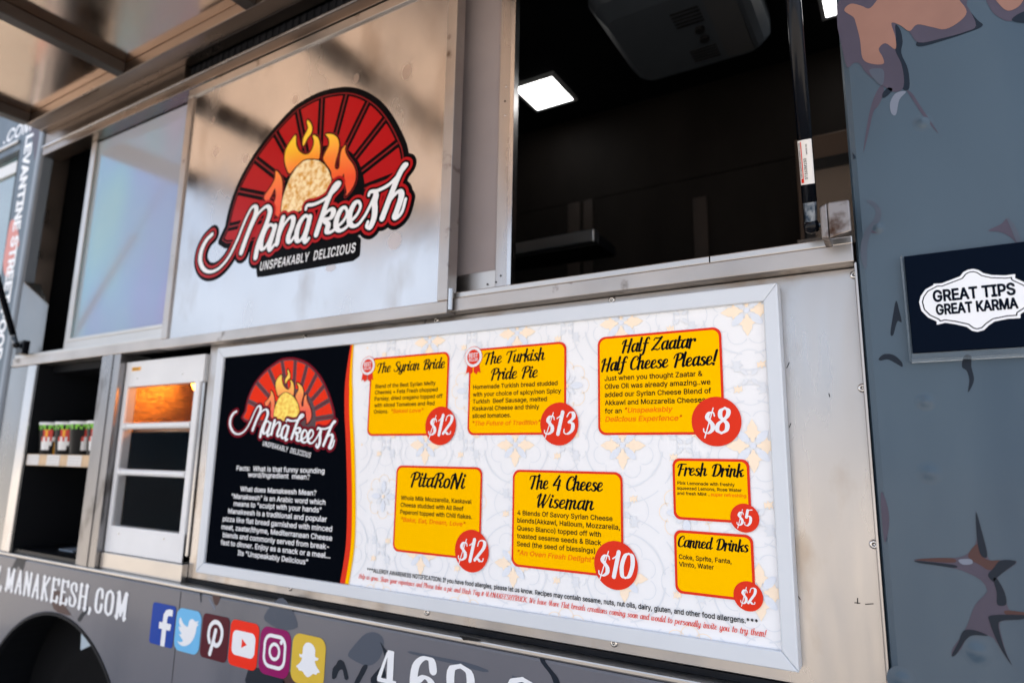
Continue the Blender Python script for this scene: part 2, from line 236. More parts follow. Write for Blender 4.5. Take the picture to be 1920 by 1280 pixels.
# ---- sans letters: outlines written as "character advance|loop|loop ..." in 1/1000 em
SANS = {}
from mathutils.geometry import tessellate_polygon
for _l in """A480|287,518 278,523 200,523 188,515 2,4 4,-8 14,-14 92,-12 99,-5 145,127 185,128 332,128 386,-11 395,-14 464,-14 477,-5 476,7|239,403 303,214 239,213 175,214
B456|370,479 349,495 325,508 268,522 61,523 52,521 47,514 46,-2 51,-11 58,-14 121,-14 262,-14 325,-5 352,6 379,22 401,43 417,67 427,95 432,124 431,157 426,184 415,210 400,232 382,250 355,268 379,286 396,307 407,331 412,358 411,394 405,424 389,457|319,190 336,163 341,130 333,106 313,85 292,77 259,72 142,72 139,76 139,214 142,216 268,215 298,206|303,418 318,394 321,364 313,337 293,316 274,306 250,301 139,301 139,436 259,436 286,429
C510|428,467 395,494 362,511 326,523 287,529 248,529 200,521 169,510 131,488 104,466 83,441 58,402 43,366 28,294 26,234 30,195 38,159 50,123 71,84 93,54 118,30 155,5 185,-8 218,-17 254,-21 299,-19 335,-12 371,1 404,21 432,45 456,75 473,109 487,159 483,171 473,175 407,175 396,168 386,138 371,114 338,86 311,74 284,68 257,68 227,73 185,93 155,122 133,162 121,210 119,285 126,324 137,354 150,378 169,402 191,420 218,433 245,440 269,441 317,433 344,420 368,398 382,378 395,342 401,336 473,334 482,337 487,351 473,399 454,435
D502|409,452 379,478 346,498 313,511 280,519 226,523 61,523 48,517 46,496 46,1 48,-8 61,-14 217,-14 292,-7 328,4 359,19 397,46 419,70 446,112 464,160 474,214 476,274 469,328 459,367 439,412|337,396 356,373 369,346 378,319 383,283 384,241 380,202 373,175 361,145 349,127 328,105 310,93 283,81 229,72 145,72 139,73 139,436 223,437 265,433 304,420
E419|382,520 373,523 61,523 51,520 46,511 46,1 48,-8 61,-14 379,-14 385,-11 390,-2 389,61 379,71 346,72 139,73 139,214 355,214 367,220 370,229 370,289 361,299 139,301 139,436 376,438 383,442 387,451 387,511
F410|379,519 370,523 61,523 48,517 46,508 46,-2 51,-11 58,-14 127,-14 136,-9 139,1 139,106 139,205 142,207 346,207 356,211 361,223 361,280 358,286 351,292 142,293 139,295 139,436 373,438 380,442 384,451 383,511
G520|429,465 404,487 371,507 335,520 296,528 248,530 215,525 183,516 152,502 116,478 94,456 73,429 56,399 42,366 33,330 26,276 26,234 33,177 49,126 72,81 104,42 143,12 185,-8 236,-19 299,-20 356,-6 401,17 440,51 470,96 484,132 491,168 492,258 482,270 440,270 281,270 271,264 268,255 268,198 275,187 399,183 387,138 365,105 329,80 287,68 248,69 218,76 191,89 168,108 149,132 133,162 123,198 118,237 123,309 130,336 143,368 161,393 179,412 200,426 227,436 254,441 284,440 311,435 335,424 356,408 372,390 395,342 401,336 473,334 482,337 487,342 488,351 475,396 456,432
H517|466,520 457,523 391,523 379,514 376,303 139,304 138,514 133,520 124,523 58,523 48,517 46,508 46,1 48,-8 57,-14 127,-14 138,-5 139,214 142,217 377,217 379,-5 383,-11 391,-14 457,-14 469,-8 471,1 471,508
I300|278,520 269,523 32,523 23,521 18,514 17,451 20,442 29,437 101,437 104,433 103,73 29,71 21,67 17,58 19,-8 32,-14 269,-14 278,-12 283,-5 284,58 280,67 269,72 200,72 197,76 197,436 269,437 280,442 284,451 284,508
J396|346,519 337,523 271,523 262,520 258,513 257,135 252,108 242,90 223,73 199,65 169,66 142,76 127,90 118,108 112,135 111,177 100,187 31,187 23,183 19,171 22,105 36,63 55,33 91,3 136,-16 184,-21 235,-15 280,4 316,35 339,75 350,126 351,507
K467|457,520 448,523 364,523 355,520 139,285 138,514 133,520 124,523 58,523 48,517 46,508 46,-2 51,-11 58,-14 124,-14 134,-11 139,-2 139,79 139,160 196,222 363,-11 373,-14 448,-14 461,-8 463,1 460,9 262,286 459,499 463,511
L393|134,520 124,523 58,523 49,518 46,511 46,-5 52,-12 61,-14 280,-14 361,-14 371,-11 376,-2 376,58 368,70 139,73 139,508
M628|577,520 568,523 475,523 464,517 338,190 316,125 313,127 292,190 163,517 151,523 52,521 46,508 46,-5 58,-14 94,-14 124,-14 135,-5 136,199 136,342 274,-8 286,-14 346,-14 355,-5 487,334 490,328 491,-5 502,-14 568,-14 577,-11 582,1 582,433 582,511
N523|472,520 463,523 397,523 388,518 384,511 385,151 382,146 148,517 136,523 76,523 58,523 48,517 46,508 46,1 48,-8 55,-14 127,-14 134,-11 139,-2 139,367 190,283 376,-10 385,-14 463,-14 475,-8 478,1 478,508
O533|430,465 392,495 347,517 299,528 248,529 200,521 155,503 116,477 83,442 57,399 37,348 28,294 26,234 33,177 49,126 74,79 104,43 143,12 185,-8 233,-19 284,-21 332,-13 377,5 416,31 450,66 476,108 496,159 506,213 507,276 500,333 484,384 460,429|365,402 384,378 400,348 410,312 415,282 415,237 410,195 400,162 383,129 365,107 341,88 314,75 287,69 248,69 218,76 191,89 168,108 149,132 133,162 123,198 118,237 118,270 123,312 134,348 150,378 169,402 191,420 218,433 248,440 287,440 314,434 341,421
P445|376,473 351,493 328,506 277,520 235,523 61,523 48,517 46,496 46,1 48,-8 58,-14 118,-14 130,-13 137,-8 139,1 139,169 142,171 250,172 304,180 351,202 376,222 392,241 407,268 418,301 423,361 418,394 408,424 396,448|307,413 324,385 330,343 322,305 304,279 283,265 256,258 139,259 139,436 256,436 286,428
Q533|429,466 391,496 347,517 317,525 284,529 233,528 185,517 131,488 94,454 64,412 39,352 28,295 26,232 37,160 57,109 93,55 129,22 173,-3 218,-17 266,-21 316,-17 350,-7 395,-61 470,-62 480,-56 481,-41 423,37 461,82 491,142 506,214 505,295 496,349 483,385 459,430|365,402 395,358 411,310 415,238 404,172 389,139 368,110 319,172 245,174 236,171 231,160 233,151 294,70 254,68 218,76 185,93 159,118 138,151 123,196 118,238 121,298 130,337 145,370 167,400 193,421 227,436 266,441 305,436 338,422
R449|377,475 358,490 331,506 277,520 61,523 48,517 46,508 46,-5 52,-12 61,-14 127,-14 137,-8 139,1 139,181 148,183 238,183 340,-7 346,-13 427,-14 439,-9 442,-2 440,7 335,202 367,222 392,247 412,283 421,319 424,364 416,409 398,448|310,413 326,385 331,346 324,313 306,289 284,277 253,270 142,270 139,274 139,436 259,436 286,429
S447|374,475 342,500 300,519 258,528 213,530 165,523 123,507 92,487 63,456 44,418 37,373 43,331 52,310 66,289 96,262 135,241 261,202 300,186 324,165 331,139 324,109 312,94 297,82 261,68 216,64 177,70 144,88 128,106 118,142 111,149 33,150 24,139 30,100 41,70 63,38 93,12 135,-9 183,-21 237,-23 287,-17 330,-2 369,22 393,48 408,73 417,94 423,139 416,184 395,223 366,250 324,274 282,289 201,312 165,326 138,347 130,370 135,400 153,423 186,439 225,444 264,439 296,424 315,403 324,373 330,365 405,364 411,368 415,376 410,412 395,448
T449|426,520 417,523 33,523 20,517 17,508 17,451 25,439 178,436 178,148 178,1 180,-8 192,-14 249,-14 261,-14 269,-8 271,1 271,436 424,439 431,451 431,511
U517|468,518 457,523 391,523 379,515 376,155 366,125 347,98 322,80 292,69 241,67 199,78 166,102 154,119 145,140 139,179 139,509 136,517 124,523 58,523 49,518 46,509 46,434 46,158 55,110 71,74 88,50 115,23 145,4 172,-8 211,-19 244,-22 274,-22 316,-17 370,2 412,32 445,73 465,119 472,173 472,509
V480|473,519 464,523 395,523 383,517 242,108 239,109 208,205 96,517 86,523 50,523 14,523 5,517 2,505 29,431 191,-7 203,-14 281,-14 292,-5 476,502 477,511
W686|680,518 671,523 602,523 594,520 590,514 491,136 394,511 386,522 305,523 293,515 194,137 94,517 83,523 44,523 14,523 5,517 2,505 27,415 141,-2 146,-11 155,-14 230,-14 243,-8 341,356 344,356 443,-8 455,-14 533,-14 540,-11 545,-2 684,505
X474|457,518 445,523 373,523 364,520 238,333 113,520 103,523 28,523 17,517 17,502 182,262 5,7 6,-8 19,-14 91,-14 101,-11 238,187 372,-11 382,-14 454,-14 466,-10 470,-2 468,7 293,262 459,502 461,511
Y472|464,520 455,523 380,523 371,520 236,296 101,519 92,523 8,521 2,511 4,502 113,326 188,205 190,-5 194,-11 203,-14 275,-12 282,1 283,205 468,502 469,511
Z438|407,519 395,523 41,523 28,517 26,508 26,451 29,442 35,438 292,436 29,54 27,-2 32,-11 41,-14 398,-14 412,-8 414,58 410,67 404,71 146,73 409,454 411,508
a389|312,358 289,375 262,388 205,399 145,394 112,383 88,371 61,350 40,323 27,295 27,286 31,280 103,260 112,265 130,292 148,306 178,315 211,315 235,308 250,295 259,274 260,250 241,242 115,223 82,212 58,198 38,178 25,157 18,133 16,100 21,70 30,46 46,22 64,6 103,-14 148,-23 178,-22 208,-17 237,-5 259,12 264,-8 271,-14 343,-13 349,-8 351,1 350,271 339,319|260,166 261,133 256,112 245,91 226,75 202,64 172,60 142,63 121,73 109,88 106,106 111,124 122,136 157,150
b424|348,351 323,371 300,384 267,395 240,399 204,397 177,391 150,376 129,358 127,515 122,521 114,523 45,521 38,509 38,98 38,-1 42,-9 48,-14 117,-14 126,-4 129,20 150,1 180,-15 210,-22 243,-22 291,-12 333,12 363,44 384,80 399,128 404,173 402,233 392,275 372,320|279,293 293,275 302,257 313,209 310,152 295,107 270,76 255,68 237,63 213,62 195,65 177,72 162,84 139,119 128,170 130,227 145,272 171,301 204,314 228,315 249,311
c396|335,350 314,367 290,381 236,397 206,399 170,396 119,378 98,365 72,341 42,296 32,272 24,236 20,173 29,115 42,80 56,56 92,17 116,0 140,-11 194,-22 227,-22 257,-17 284,-8 308,5 331,23 350,44 367,71 377,98 377,107 371,114 300,131 292,125 276,92 254,72 221,62 182,64 155,77 131,104 117,137 111,179 114,224 128,266 149,294 176,311 215,315 251,305 274,287 291,254 299,248 371,266 376,278 368,301 355,326
d424|383,518 374,523 311,523 303,521 298,515 296,359 266,382 239,394 206,399 170,397 136,389 104,373 76,350 55,323 38,291 28,260 21,218 20,173 25,131 36,92 53,57 69,35 92,12 113,-2 137,-13 170,-21 212,-22 245,-15 275,1 296,20 299,-4 308,-14 374,-14 384,-7 386,509|264,293 276,278 286,257 296,209 294,152 280,107 254,76 221,63 197,62 176,65 146,84 133,101 122,122 112,170 113,224 128,270 140,287 155,301 188,314 212,315 233,311
e404|331,350 287,381 236,396 179,397 128,383 86,355 69,338 50,311 29,260 20,200 25,131 42,80 71,36 108,5 158,-16 212,-23 269,-15 296,-5 320,8 345,29 366,56 379,89 374,102 302,120 293,113 278,86 257,70 227,61 188,63 158,74 137,92 121,119 112,152 113,155 371,155 380,158 385,167 385,206 377,266 358,314|265,293 284,263 290,235 116,235 113,236 117,251 131,279 149,297 170,310 197,315 224,314 245,307
f254|253,531 223,541 187,544 151,540 121,528 94,507 75,478 67,448 65,394 4,394 -7,385 -8,328 -5,318 4,313 61,313 66,310 66,1 69,-8 76,-14 142,-14 151,-11 155,-5 156,310 160,313 231,313 240,319 243,328 243,379 240,388 229,394 157,394 157,433 163,448 175,457 199,459 226,454 238,459 257,517
g425|383,389 374,394 308,393 300,384 296,359 266,382 230,396 182,398 137,389 104,372 70,342 47,309 29,264 23,234 20,192 21,159 28,120 50,69 68,45 86,28 110,11 137,-1 170,-8 197,-10 227,-7 251,-1 275,12 296,30 297,-15 290,-42 275,-63 248,-77 206,-83 164,-77 139,-63 111,-30 101,-26 44,-57 37,-66 37,-75 52,-99 86,-132 128,-153 176,-164 230,-164 287,-153 332,-129 362,-99 380,-60 387,-21 387,378|266,291 287,258 297,210 295,156 289,132 278,111 266,96 251,84 218,74 176,77 158,85 143,96 122,129 112,174 115,234 132,276 158,303 191,314 233,311 251,303
h410|330,361 309,377 285,389 258,396 228,399 204,397 174,390 153,380 129,361 128,508 126,517 120,522 108,523 51,523 41,517 38,508 38,-2 43,-11 51,-14 114,-14 123,-11 128,-2 128,67 128,232 137,271 153,294 177,309 204,314 234,312 252,304 267,289 276,271 280,253 282,-5 288,-12 297,-14 360,-14 369,-8 372,1 371,265 358,319 344,343
i167|123,390 114,394 51,394 42,389 38,382 38,1 43,-11 51,-14 114,-14 123,-11 128,-2 128,379|123,523 105,534 84,538 63,535 44,523 31,505 27,484 31,463 42,446 61,433 84,428 105,432 125,445 137,463 141,484 136,505
j167|124,389 114,394 51,394 42,389 39,383 37,-40 32,-58 24,-67 12,-71 -13,-73 -22,-79 -24,-142 -21,-152 -12,-157 24,-156 48,-152 72,-142 90,-129 106,-112 123,-73 128,-31 128,380|125,521 105,534 84,538 63,535 45,524 33,509 27,488 29,467 41,446 60,433 81,428 105,432 123,443 136,461 140,482 137,503
k381|372,388 360,394 285,394 276,391 129,241 127,514 123,520 114,523 51,523 41,517 38,508 38,-2 43,-11 51,-14 93,-14 117,-14 127,-5 128,133 153,156 285,-11 294,-14 372,-14 384,-8 387,1 384,9 221,214 371,370 375,379
l189|125,518 114,523 51,523 42,518 38,509 40,62 47,35 63,11 87,-7 111,-14 141,-17 174,-14 189,-9 195,2 180,65 171,69 137,68 132,71 129,83 128,509
m610|532,364 495,389 447,400 411,399 375,388 348,372 318,345 304,364 285,382 264,393 243,399 213,400 180,394 153,382 129,363 125,385 117,393 54,394 44,391 38,379 38,-2 43,-11 51,-14 117,-14 123,-11 128,-2 128,244 136,277 146,292 159,304 177,312 195,316 213,315 231,309 245,298 254,286 260,259 260,1 264,-10 273,-14 336,-14 345,-11 349,-5 352,265 360,286 375,303 396,313 420,316 444,312 462,303 474,289 480,271 482,-5 486,-11 495,-14 561,-14 569,-8 571,1 570,277 558,327
n410|330,360 294,385 249,398 216,399 183,393 153,380 129,361 125,385 117,393 54,394 44,391 38,379 39,-5 51,-14 108,-14 120,-13 127,-5 128,199 132,259 142,280 159,299 183,311 210,315 237,311 258,299 274,277 281,247 282,-5 294,-14 357,-14 366,-12 372,1 371,265 357,319 344,343
o415|335,349 305,373 272,389 236,397 194,399 155,392 119,378 89,357 65,332 44,299 29,260 21,218 20,173 25,131 37,92 56,56 80,27 110,3 143,-12 179,-21 221,-22 260,-16 296,-2 326,19 350,44 373,80 386,116 394,158 395,203 390,245 378,284 360,320|271,290 293,254 304,203 300,146 284,103 257,74 224,62 200,61 179,65 161,72 145,86 122,122 112,170 114,224 121,251 131,272 158,302 191,314 215,315 236,311 254,304
p424|348,351 330,366 302,383 255,397 216,398 183,393 153,378 129,358 126,383 117,393 51,394 40,386 38,-142 43,-154 54,-157 117,-157 127,-148 129,19 153,-1 180,-15 213,-22 255,-21 291,-12 321,4 348,26 372,57 388,89 399,128 404,173 403,218 396,260 388,287 371,320|279,293 293,275 302,257 313,209 311,152 296,107 270,76 255,68 237,63 213,62 195,65 177,72 162,84 139,119 128,170 130,227 145,272 171,301 204,314 228,315 249,311
q424|382,389 371,394 308,393 299,383 296,358 269,380 239,394 197,399 158,395 125,384 95,366 69,341 48,311 31,272 21,218 21,158 33,101 53,56 83,20 116,-4 158,-19 197,-23 236,-18 266,-5 296,18 296,-142 299,-151 308,-157 335,-157 374,-157 384,-151 386,-142 386,377|263,293 276,278 286,257 296,209 294,152 280,107 268,89 254,76 221,63 197,62 176,65 146,84 132,101 122,122 112,170 114,224 128,270 153,299 170,309 188,314 230,312 248,305
r259|254,394 246,398 228,399 186,396 153,384 129,367 125,385 114,394 51,394 39,385 38,7 41,-8 51,-14 114,-14 126,-8 128,1 128,238 132,262 147,287 171,304 201,311 246,308 255,313 258,322 258,382
s365|301,359 274,379 244,392 208,398 169,398 136,393 101,380 76,363 54,341 38,311 32,275 37,242 55,206 79,184 109,168 235,132 249,119 253,104 248,86 232,71 208,62 181,60 154,63 130,74 118,87 107,113 100,120 91,121 31,108 25,104 21,95 26,74 40,44 59,20 91,-3 124,-15 163,-22 205,-22 241,-15 274,-3 301,14 325,39 340,71 346,107 339,146 322,176 301,195 271,211 145,247 128,260 123,275 127,291 139,305 160,314 187,318 211,316 229,308 246,290 256,269 265,263 331,277 339,290 333,308 320,335
t227|136,481 127,486 64,486 53,480 50,471 50,396 4,394 -5,389 -8,381 -8,327 -5,318 1,313 50,312 51,81 55,57 63,36 81,12 100,-3 130,-14 160,-18 193,-17 217,-12 225,-6 227,3 216,57 211,64 202,68 157,66 148,70 142,81 140,309 142,313 205,313 214,317 218,327 218,381 214,390 205,394 140,396 140,471
u410|368,389 360,394 297,394 289,392 283,386 280,131 274,110 263,92 249,79 231,70 201,65 171,70 147,86 133,110 128,143 128,380 125,389 114,394 54,394 42,389 38,380 38,275 38,128 43,92 57,50 85,14 117,-6 162,-18 195,-19 228,-13 258,0 282,19 284,-4 294,-14 363,-13 372,-1 372,380
v389|381,390 372,394 306,394 293,388 195,114 96,388 84,394 27,394 12,393 6,388 3,376 34,295 150,-8 162,-14 231,-14 240,-5 385,373 386,382
w567|555,390 546,394 480,394 468,387 399,137 396,139 331,382 321,393 252,394 240,387 171,134 99,388 90,394 24,394 15,391 9,385 8,376 41,268 124,-5 129,-11 138,-14 201,-14 211,-8 285,244 356,-8 369,-14 432,-14 441,-9 445,1 559,376
x379|361,391 352,394 280,394 273,391 190,264 109,391 100,394 28,394 17,388 16,373 136,196 8,7 6,-2 10,-9 25,-14 91,-14 101,-11 190,124 277,-11 286,-14 358,-14 370,-8 372,1 370,8 243,193 364,372 366,382
y389|381,390 372,394 306,394 293,387 195,115 97,387 84,394 15,394 8,390 4,384 4,375 107,105 147,-3 129,-49 114,-69 93,-75 60,-71 49,-78 33,-135 34,-144 42,-152 60,-157 111,-158 150,-146 182,-123 200,-99 218,-63 385,375
z380|343,390 334,394 49,394 36,388 33,379 33,322 37,314 43,309 226,307 29,52 27,-2 34,-12 43,-14 340,-14 351,-8 353,58 343,70 154,73 346,325 347,379
0453|352,478 320,504 283,522 241,530 199,528 169,521 133,504 101,477 75,441 55,399 42,348 34,276 35,213 42,156 55,108 75,66 102,30 133,4 169,-13 211,-21 256,-19 295,-9 322,5 352,30 378,66 398,108 412,159 419,225 418,294 411,351 398,399 379,441|282,423 296,405 309,381 320,348 326,312 329,264 328,210 322,171 313,138 291,96 274,79 256,69 235,64 211,65 190,72 170,87 154,109 141,135 127,201 124,252 126,297 131,336 140,369 163,414 178,429 199,440 220,445 244,443 262,437
1453|285,520 275,523 191,521 73,433 72,355 75,349 83,344 94,346 198,421 198,70 68,67 62,55 62,-2 65,-9 74,-14 389,-14 398,-12 404,-5 405,55 398,67 290,70 290,508
2453|353,479 323,503 293,518 251,528 212,530 173,523 137,509 107,489 80,459 64,430 54,397 51,361 55,352 62,348 134,349 141,358 147,397 159,418 182,436 212,444 248,442 278,429 298,406 306,373 299,337 275,296 85,91 50,52 49,-2 59,-14 389,-14 401,-8 404,58 395,70 185,73 326,223 361,268 382,307 395,355 393,403 378,445
3453|382,519 372,523 69,523 57,516 55,450 60,442 65,438 252,438 257,435 144,306 143,243 147,237 156,233 222,232 267,221 297,198 306,183 313,162 313,126 303,102 282,81 252,68 213,64 174,72 146,87 129,112 122,138 114,146 39,145 33,141 29,132 38,87 59,48 89,18 126,-3 171,-17 231,-21 264,-17 294,-9 345,18 368,39 384,60 401,99 407,135 404,180 390,219 369,249 336,277 303,294 255,306 385,453 387,510
4453|320,520 311,523 248,523 235,517 27,166 25,103 29,96 38,91 266,91 267,-2 272,-10 281,-14 344,-14 353,-11 357,-2 357,88 359,91 383,91 416,91 425,97 428,106 427,166 424,172 416,177 357,178 357,319 353,328 347,331 281,332 269,325 266,177 133,178 324,502 325,511
5453|376,519 367,523 97,523 85,518 82,510 53,255 55,245 64,239 130,231 160,250 190,259 223,262 250,258 277,243 298,219 310,189 313,153 307,123 292,97 271,78 247,68 205,66 172,78 148,99 141,114 134,138 124,145 52,142 45,129 52,92 71,51 100,20 142,-6 187,-19 247,-20 292,-9 335,15 368,48 387,78 396,102 404,135 405,165 402,201 395,228 382,258 367,282 349,302 324,321 301,334 274,343 217,348 187,343 154,331 152,333 166,438 373,439 381,450 381,510
6453|332,519 323,523 254,523 242,518 91,294 66,243 51,192 49,150 55,111 71,69 92,39 119,13 155,-8 191,-18 239,-21 264,-18 296,-9 319,3 344,21 362,39 381,66 393,93 400,120 403,159 398,204 383,246 362,276 332,302 296,319 260,327 214,327 334,501 336,510|285,228 305,200 313,162 308,123 291,93 266,72 233,63 197,68 167,87 148,114 140,153 144,192 161,222 188,243 221,251 257,246
7453|400,520 390,523 63,523 50,517 48,508 48,451 51,443 57,438 301,436 162,161 84,7 83,-2 87,-11 96,-14 165,-14 177,-8 403,442 405,508
8453|355,480 329,502 293,519 251,529 203,529 161,520 128,505 98,482 74,450 64,429 57,402 56,378 59,348 66,327 80,300 96,282 115,267 80,241 56,209 41,169 38,126 41,102 51,72 68,45 92,22 128,-1 170,-15 215,-21 266,-18 311,-7 344,10 376,36 396,63 408,90 414,114 415,144 410,177 399,204 383,229 360,252 337,267 359,285 377,309 390,339 396,369 395,402 388,429 374,457|299,194 318,165 322,132 314,104 293,81 260,67 218,64 179,71 149,90 133,117 131,150 142,180 164,203 194,217 233,221 269,213|287,423 301,399 304,369 297,342 280,321 254,308 221,304 188,312 165,327 151,351 147,381 154,408 172,429 200,442 233,445 263,439
9453|353,479 320,505 284,522 239,530 191,527 149,514 116,494 85,463 65,428 51,379 50,328 61,283 82,244 113,213 149,193 194,181 237,181 188,108 119,8 116,-2 121,-11 128,-14 200,-14 209,-12 337,175 381,253 401,316 402,373 398,398 386,430 369,460|287,421 306,391 313,355 309,319 291,286 266,266 233,258 197,263 167,281 147,310 140,346 145,385 161,415 188,437 221,446 257,441
.188|138,84 120,96 96,101 72,96 54,84 40,66 35,42 40,18 52,0 72,-14 96,-19 120,-14 138,-2 151,18 155,42 150,66
,188|147,82 138,85 69,85 56,80 23,-118 27,-129 36,-134 87,-134 96,-127 151,68
:188|138,84 120,96 96,101 72,96 54,84 40,66 35,42 40,18 52,0 72,-14 96,-19 120,-14 138,-2 151,18 155,42 150,66|138,359 120,371 96,376 72,372 54,360 39,339 35,318 39,294 51,276 72,261 96,256 120,261 138,273 151,294 155,318 151,339
;188|147,82 138,85 69,85 56,80 23,-118 27,-129 36,-134 87,-134 96,-127 151,68|146,359 126,372 105,376 81,372 61,359 48,341 43,317 48,293 63,272 81,261 105,256 129,262 147,274 159,293 164,317 159,341
?358|206,84 187,96 163,101 139,96 121,83 108,63 104,42 108,18 123,-3 145,-16 166,-19 187,-14 207,0 219,18 224,42 219,66|298,484 270,507 232,523 190,530 145,528 106,517 72,498 44,471 26,441 17,411 13,378 17,369 28,364 91,364 100,367 106,375 110,399 117,417 130,431 145,441 178,447 211,440 232,425 245,402 246,372 234,342 211,318 154,276 134,249 123,219 118,171 119,147 130,137 193,137 203,141 208,150 212,195 220,215 236,231 295,275 314,297 327,321 337,363 336,411 323,450
!196|140,84 122,96 98,101 74,96 56,84 43,66 38,42 42,18 55,0 74,-14 98,-19 122,-14 140,-2 153,18 158,42 153,66|143,519 134,523 62,523 53,519 49,513 53,162 56,151 65,146 128,146 137,150 142,159 147,510
&448|305,487 281,507 255,519 227,526 191,528 161,524 134,515 107,498 89,480 75,459 66,435 61,408 62,381 67,357 77,333 113,279 63,234 39,204 25,174 20,135 25,93 42,54 68,23 104,-1 146,-16 197,-21 245,-16 293,0 326,21 353,-10 362,-14 440,-14 449,-9 452,0 449,9 385,87 402,117 415,156 421,201 422,225 419,233 407,239 341,237 335,228 332,189 323,162 241,261 305,319 323,345 334,372 338,405 334,435 324,462|170,210 270,90 269,87 245,72 212,62 179,62 149,71 128,87 114,111 112,138 119,162 139,186|236,434 245,420 247,402 244,387 233,369 185,330 169,351 157,372 152,393 153,414 161,429 176,441 197,446 221,443
(273|246,549 237,554 177,554 164,547 135,490 113,430 92,355 79,280 75,187 88,88 117,-8 164,-104 174,-110 237,-110 246,-106 250,-98 207,7 186,70 171,139 166,205 170,271 184,352 212,445 250,535
)273|107,549 98,554 35,553 28,550 23,541 59,451 85,367 102,283 107,208 103,145 91,85 66,7 23,-92 26,-105 35,-110 95,-110 109,-104 139,-47 168,25 185,88 195,148 198,205 197,250 181,355 150,460 128,511
"321|146,518 137,523 68,523 57,514 64,313 74,303 98,303 131,303 142,313 150,508|260,519 251,523 185,523 176,520 171,514 179,312 191,303 242,303 251,306 257,313 265,508
'206|146,518 137,523 68,523 57,514 64,313 74,303 98,303 131,303 142,313 150,508
/249|245,543 237,547 177,547 168,543 164,537 0,-72 1,-81 5,-87 12,-91 72,-91 85,-81 249,528
-453|347,255 337,259 109,258 100,246 100,186 103,178 115,173 340,174 346,177 351,186 351,246
+453|265,374 254,378 197,378 185,371 182,241 59,240 51,236 48,230 47,170 53,160 62,157 182,156 183,35 188,23 197,20 254,20 267,26 270,35 270,155 272,157 392,157 401,162 405,170 405,227 398,238 270,242 269,365
*453|347,470 339,473 330,472 264,429 262,434 265,509 262,518 252,523 201,523 192,520 187,512 189,429 120,472 111,473 104,470 76,422 76,410 81,403 153,365 77,323 76,311 105,261 120,259 189,303 187,224 189,215 198,208 249,208 260,212 265,221 263,302 330,260 339,258 348,263 376,311 375,323 299,365 369,403 375,410 375,422""".split('\n'):
    _h, *_lp = _l[1:].split('|')
    SANS[_l[0]] = (int(_h), [[tuple(map(int, q.split(','))) for q in lp.split()] for lp in _lp])
SANS[' '] = (200, [])
_tess = {}
def glyph_mesh(ch):
    if ch not in _tess:
        adv, lps = SANS[ch]; pts = [p for lp in lps for p in lp]
        tr = tessellate_polygon([[Vector((x, z, 0)) for x, z in lp] for lp in lps]) if lps else []
        fs = []
        for t in tr:
            A = (pts[t[1]][0] - pts[t[0]][0]) * (pts[t[2]][1] - pts[t[0]][1]) - (pts[t[2]][0] - pts[t[0]][0]) * (pts[t[1]][1] - pts[t[0]][1])
            if A: fs.append(tuple(t) if A > 0 else tuple(t)[::-1])
        _tess[ch] = (adv, pts, fs)
    return _tess[ch]
def text(body, x, z, cap, y, width=None, sx=None, bold=0.0, shear=0.0, align='l', space=1.0):
    """flat letters on the plane y, base line at z; returns (verts, faces) and the horizontal scale used"""
    px = 0; P = []; FS = []
    for ch in body:
        adv, pts, fs = glyph_mesh(ch); o = len(P); P += [(px + a, b) for a, b in pts]; FS += [tuple(i + o for i in f) for f in fs]; px += adv * space
    k = cap / 516; x0 = min(p[0] for p in P); w = max(p[0] for p in P) - x0
    if sx is None: sx = width / w if width else k
    ox = {'l': x, 'c': x - w * sx / 2, 'r': x - w * sx}[align]
    return ([(ox + (a - x0) * sx + shear * b * k, y, z + b * k) for a, b in P], FS), sx

def bold_text(body, x, z, cap, y, width, fat, shear=0.0, align='l', res=34, space=1.0):
    px = 0; LP = []
    for ch in body:
        adv, lps = SANS[ch]; LP += [[(px + a_, b_) for a_, b_ in lp] for lp in lps]; px += adv * space
    k = (cap - 2 * fat) / 510; x0 = min(p[0] for lp in LP for p in lp); w_ = max(p[0] for lp in LP for p in lp) - x0; sx = (width - 2 * fat) / w_
    ox = {'l': x + fat, 'c': x - width / 2 + fat, 'r': x - width + fat}[align]
    LP = [[(ox + (a_ - x0) * sx + shear * b_ * k, z + fat + b_ * k) for a_, b_ in lp] for lp in LP]
    F = Field(ox - cap * .2, ox + width + cap * .3, z - cap * .3, z + cap * 1.2, cap / res); ins = np.zeros(F.F.shape, bool); D = np.full(F.F.shape, 1e3)
    for lp in LP:
        for (ax, az), (bx, bz) in zip(lp, lp[1:] + lp[:1]):
            dx, dz = bx - ax, bz - az; L = dx * dx + dz * dz + 1e-14
            i0 = max(0, int((min(ax, bx) - fat * 3 - F.x0) / F.h)); i1 = int((max(ax, bx) + fat * 3 - F.x0) / F.h) + 2
            X, Z = F.X[:, i0:i1], F.Z[:, i0:i1]; t = np.clip(((X - ax) * dx + (Z - az) * dz) / L, 0, 1)
            D[:, i0:i1] = np.minimum(D[:, i0:i1], np.hypot(X - ax - t * dx, Z - az - t * dz))
            if az != bz: ins ^= ((az > F.Z) != (bz > F.Z)) & (F.X < (bx - ax) * (F.Z - az) / (bz - az) + ax)
    F.F = np.where(ins, -D, D); return F.mesh(y, level=fat)
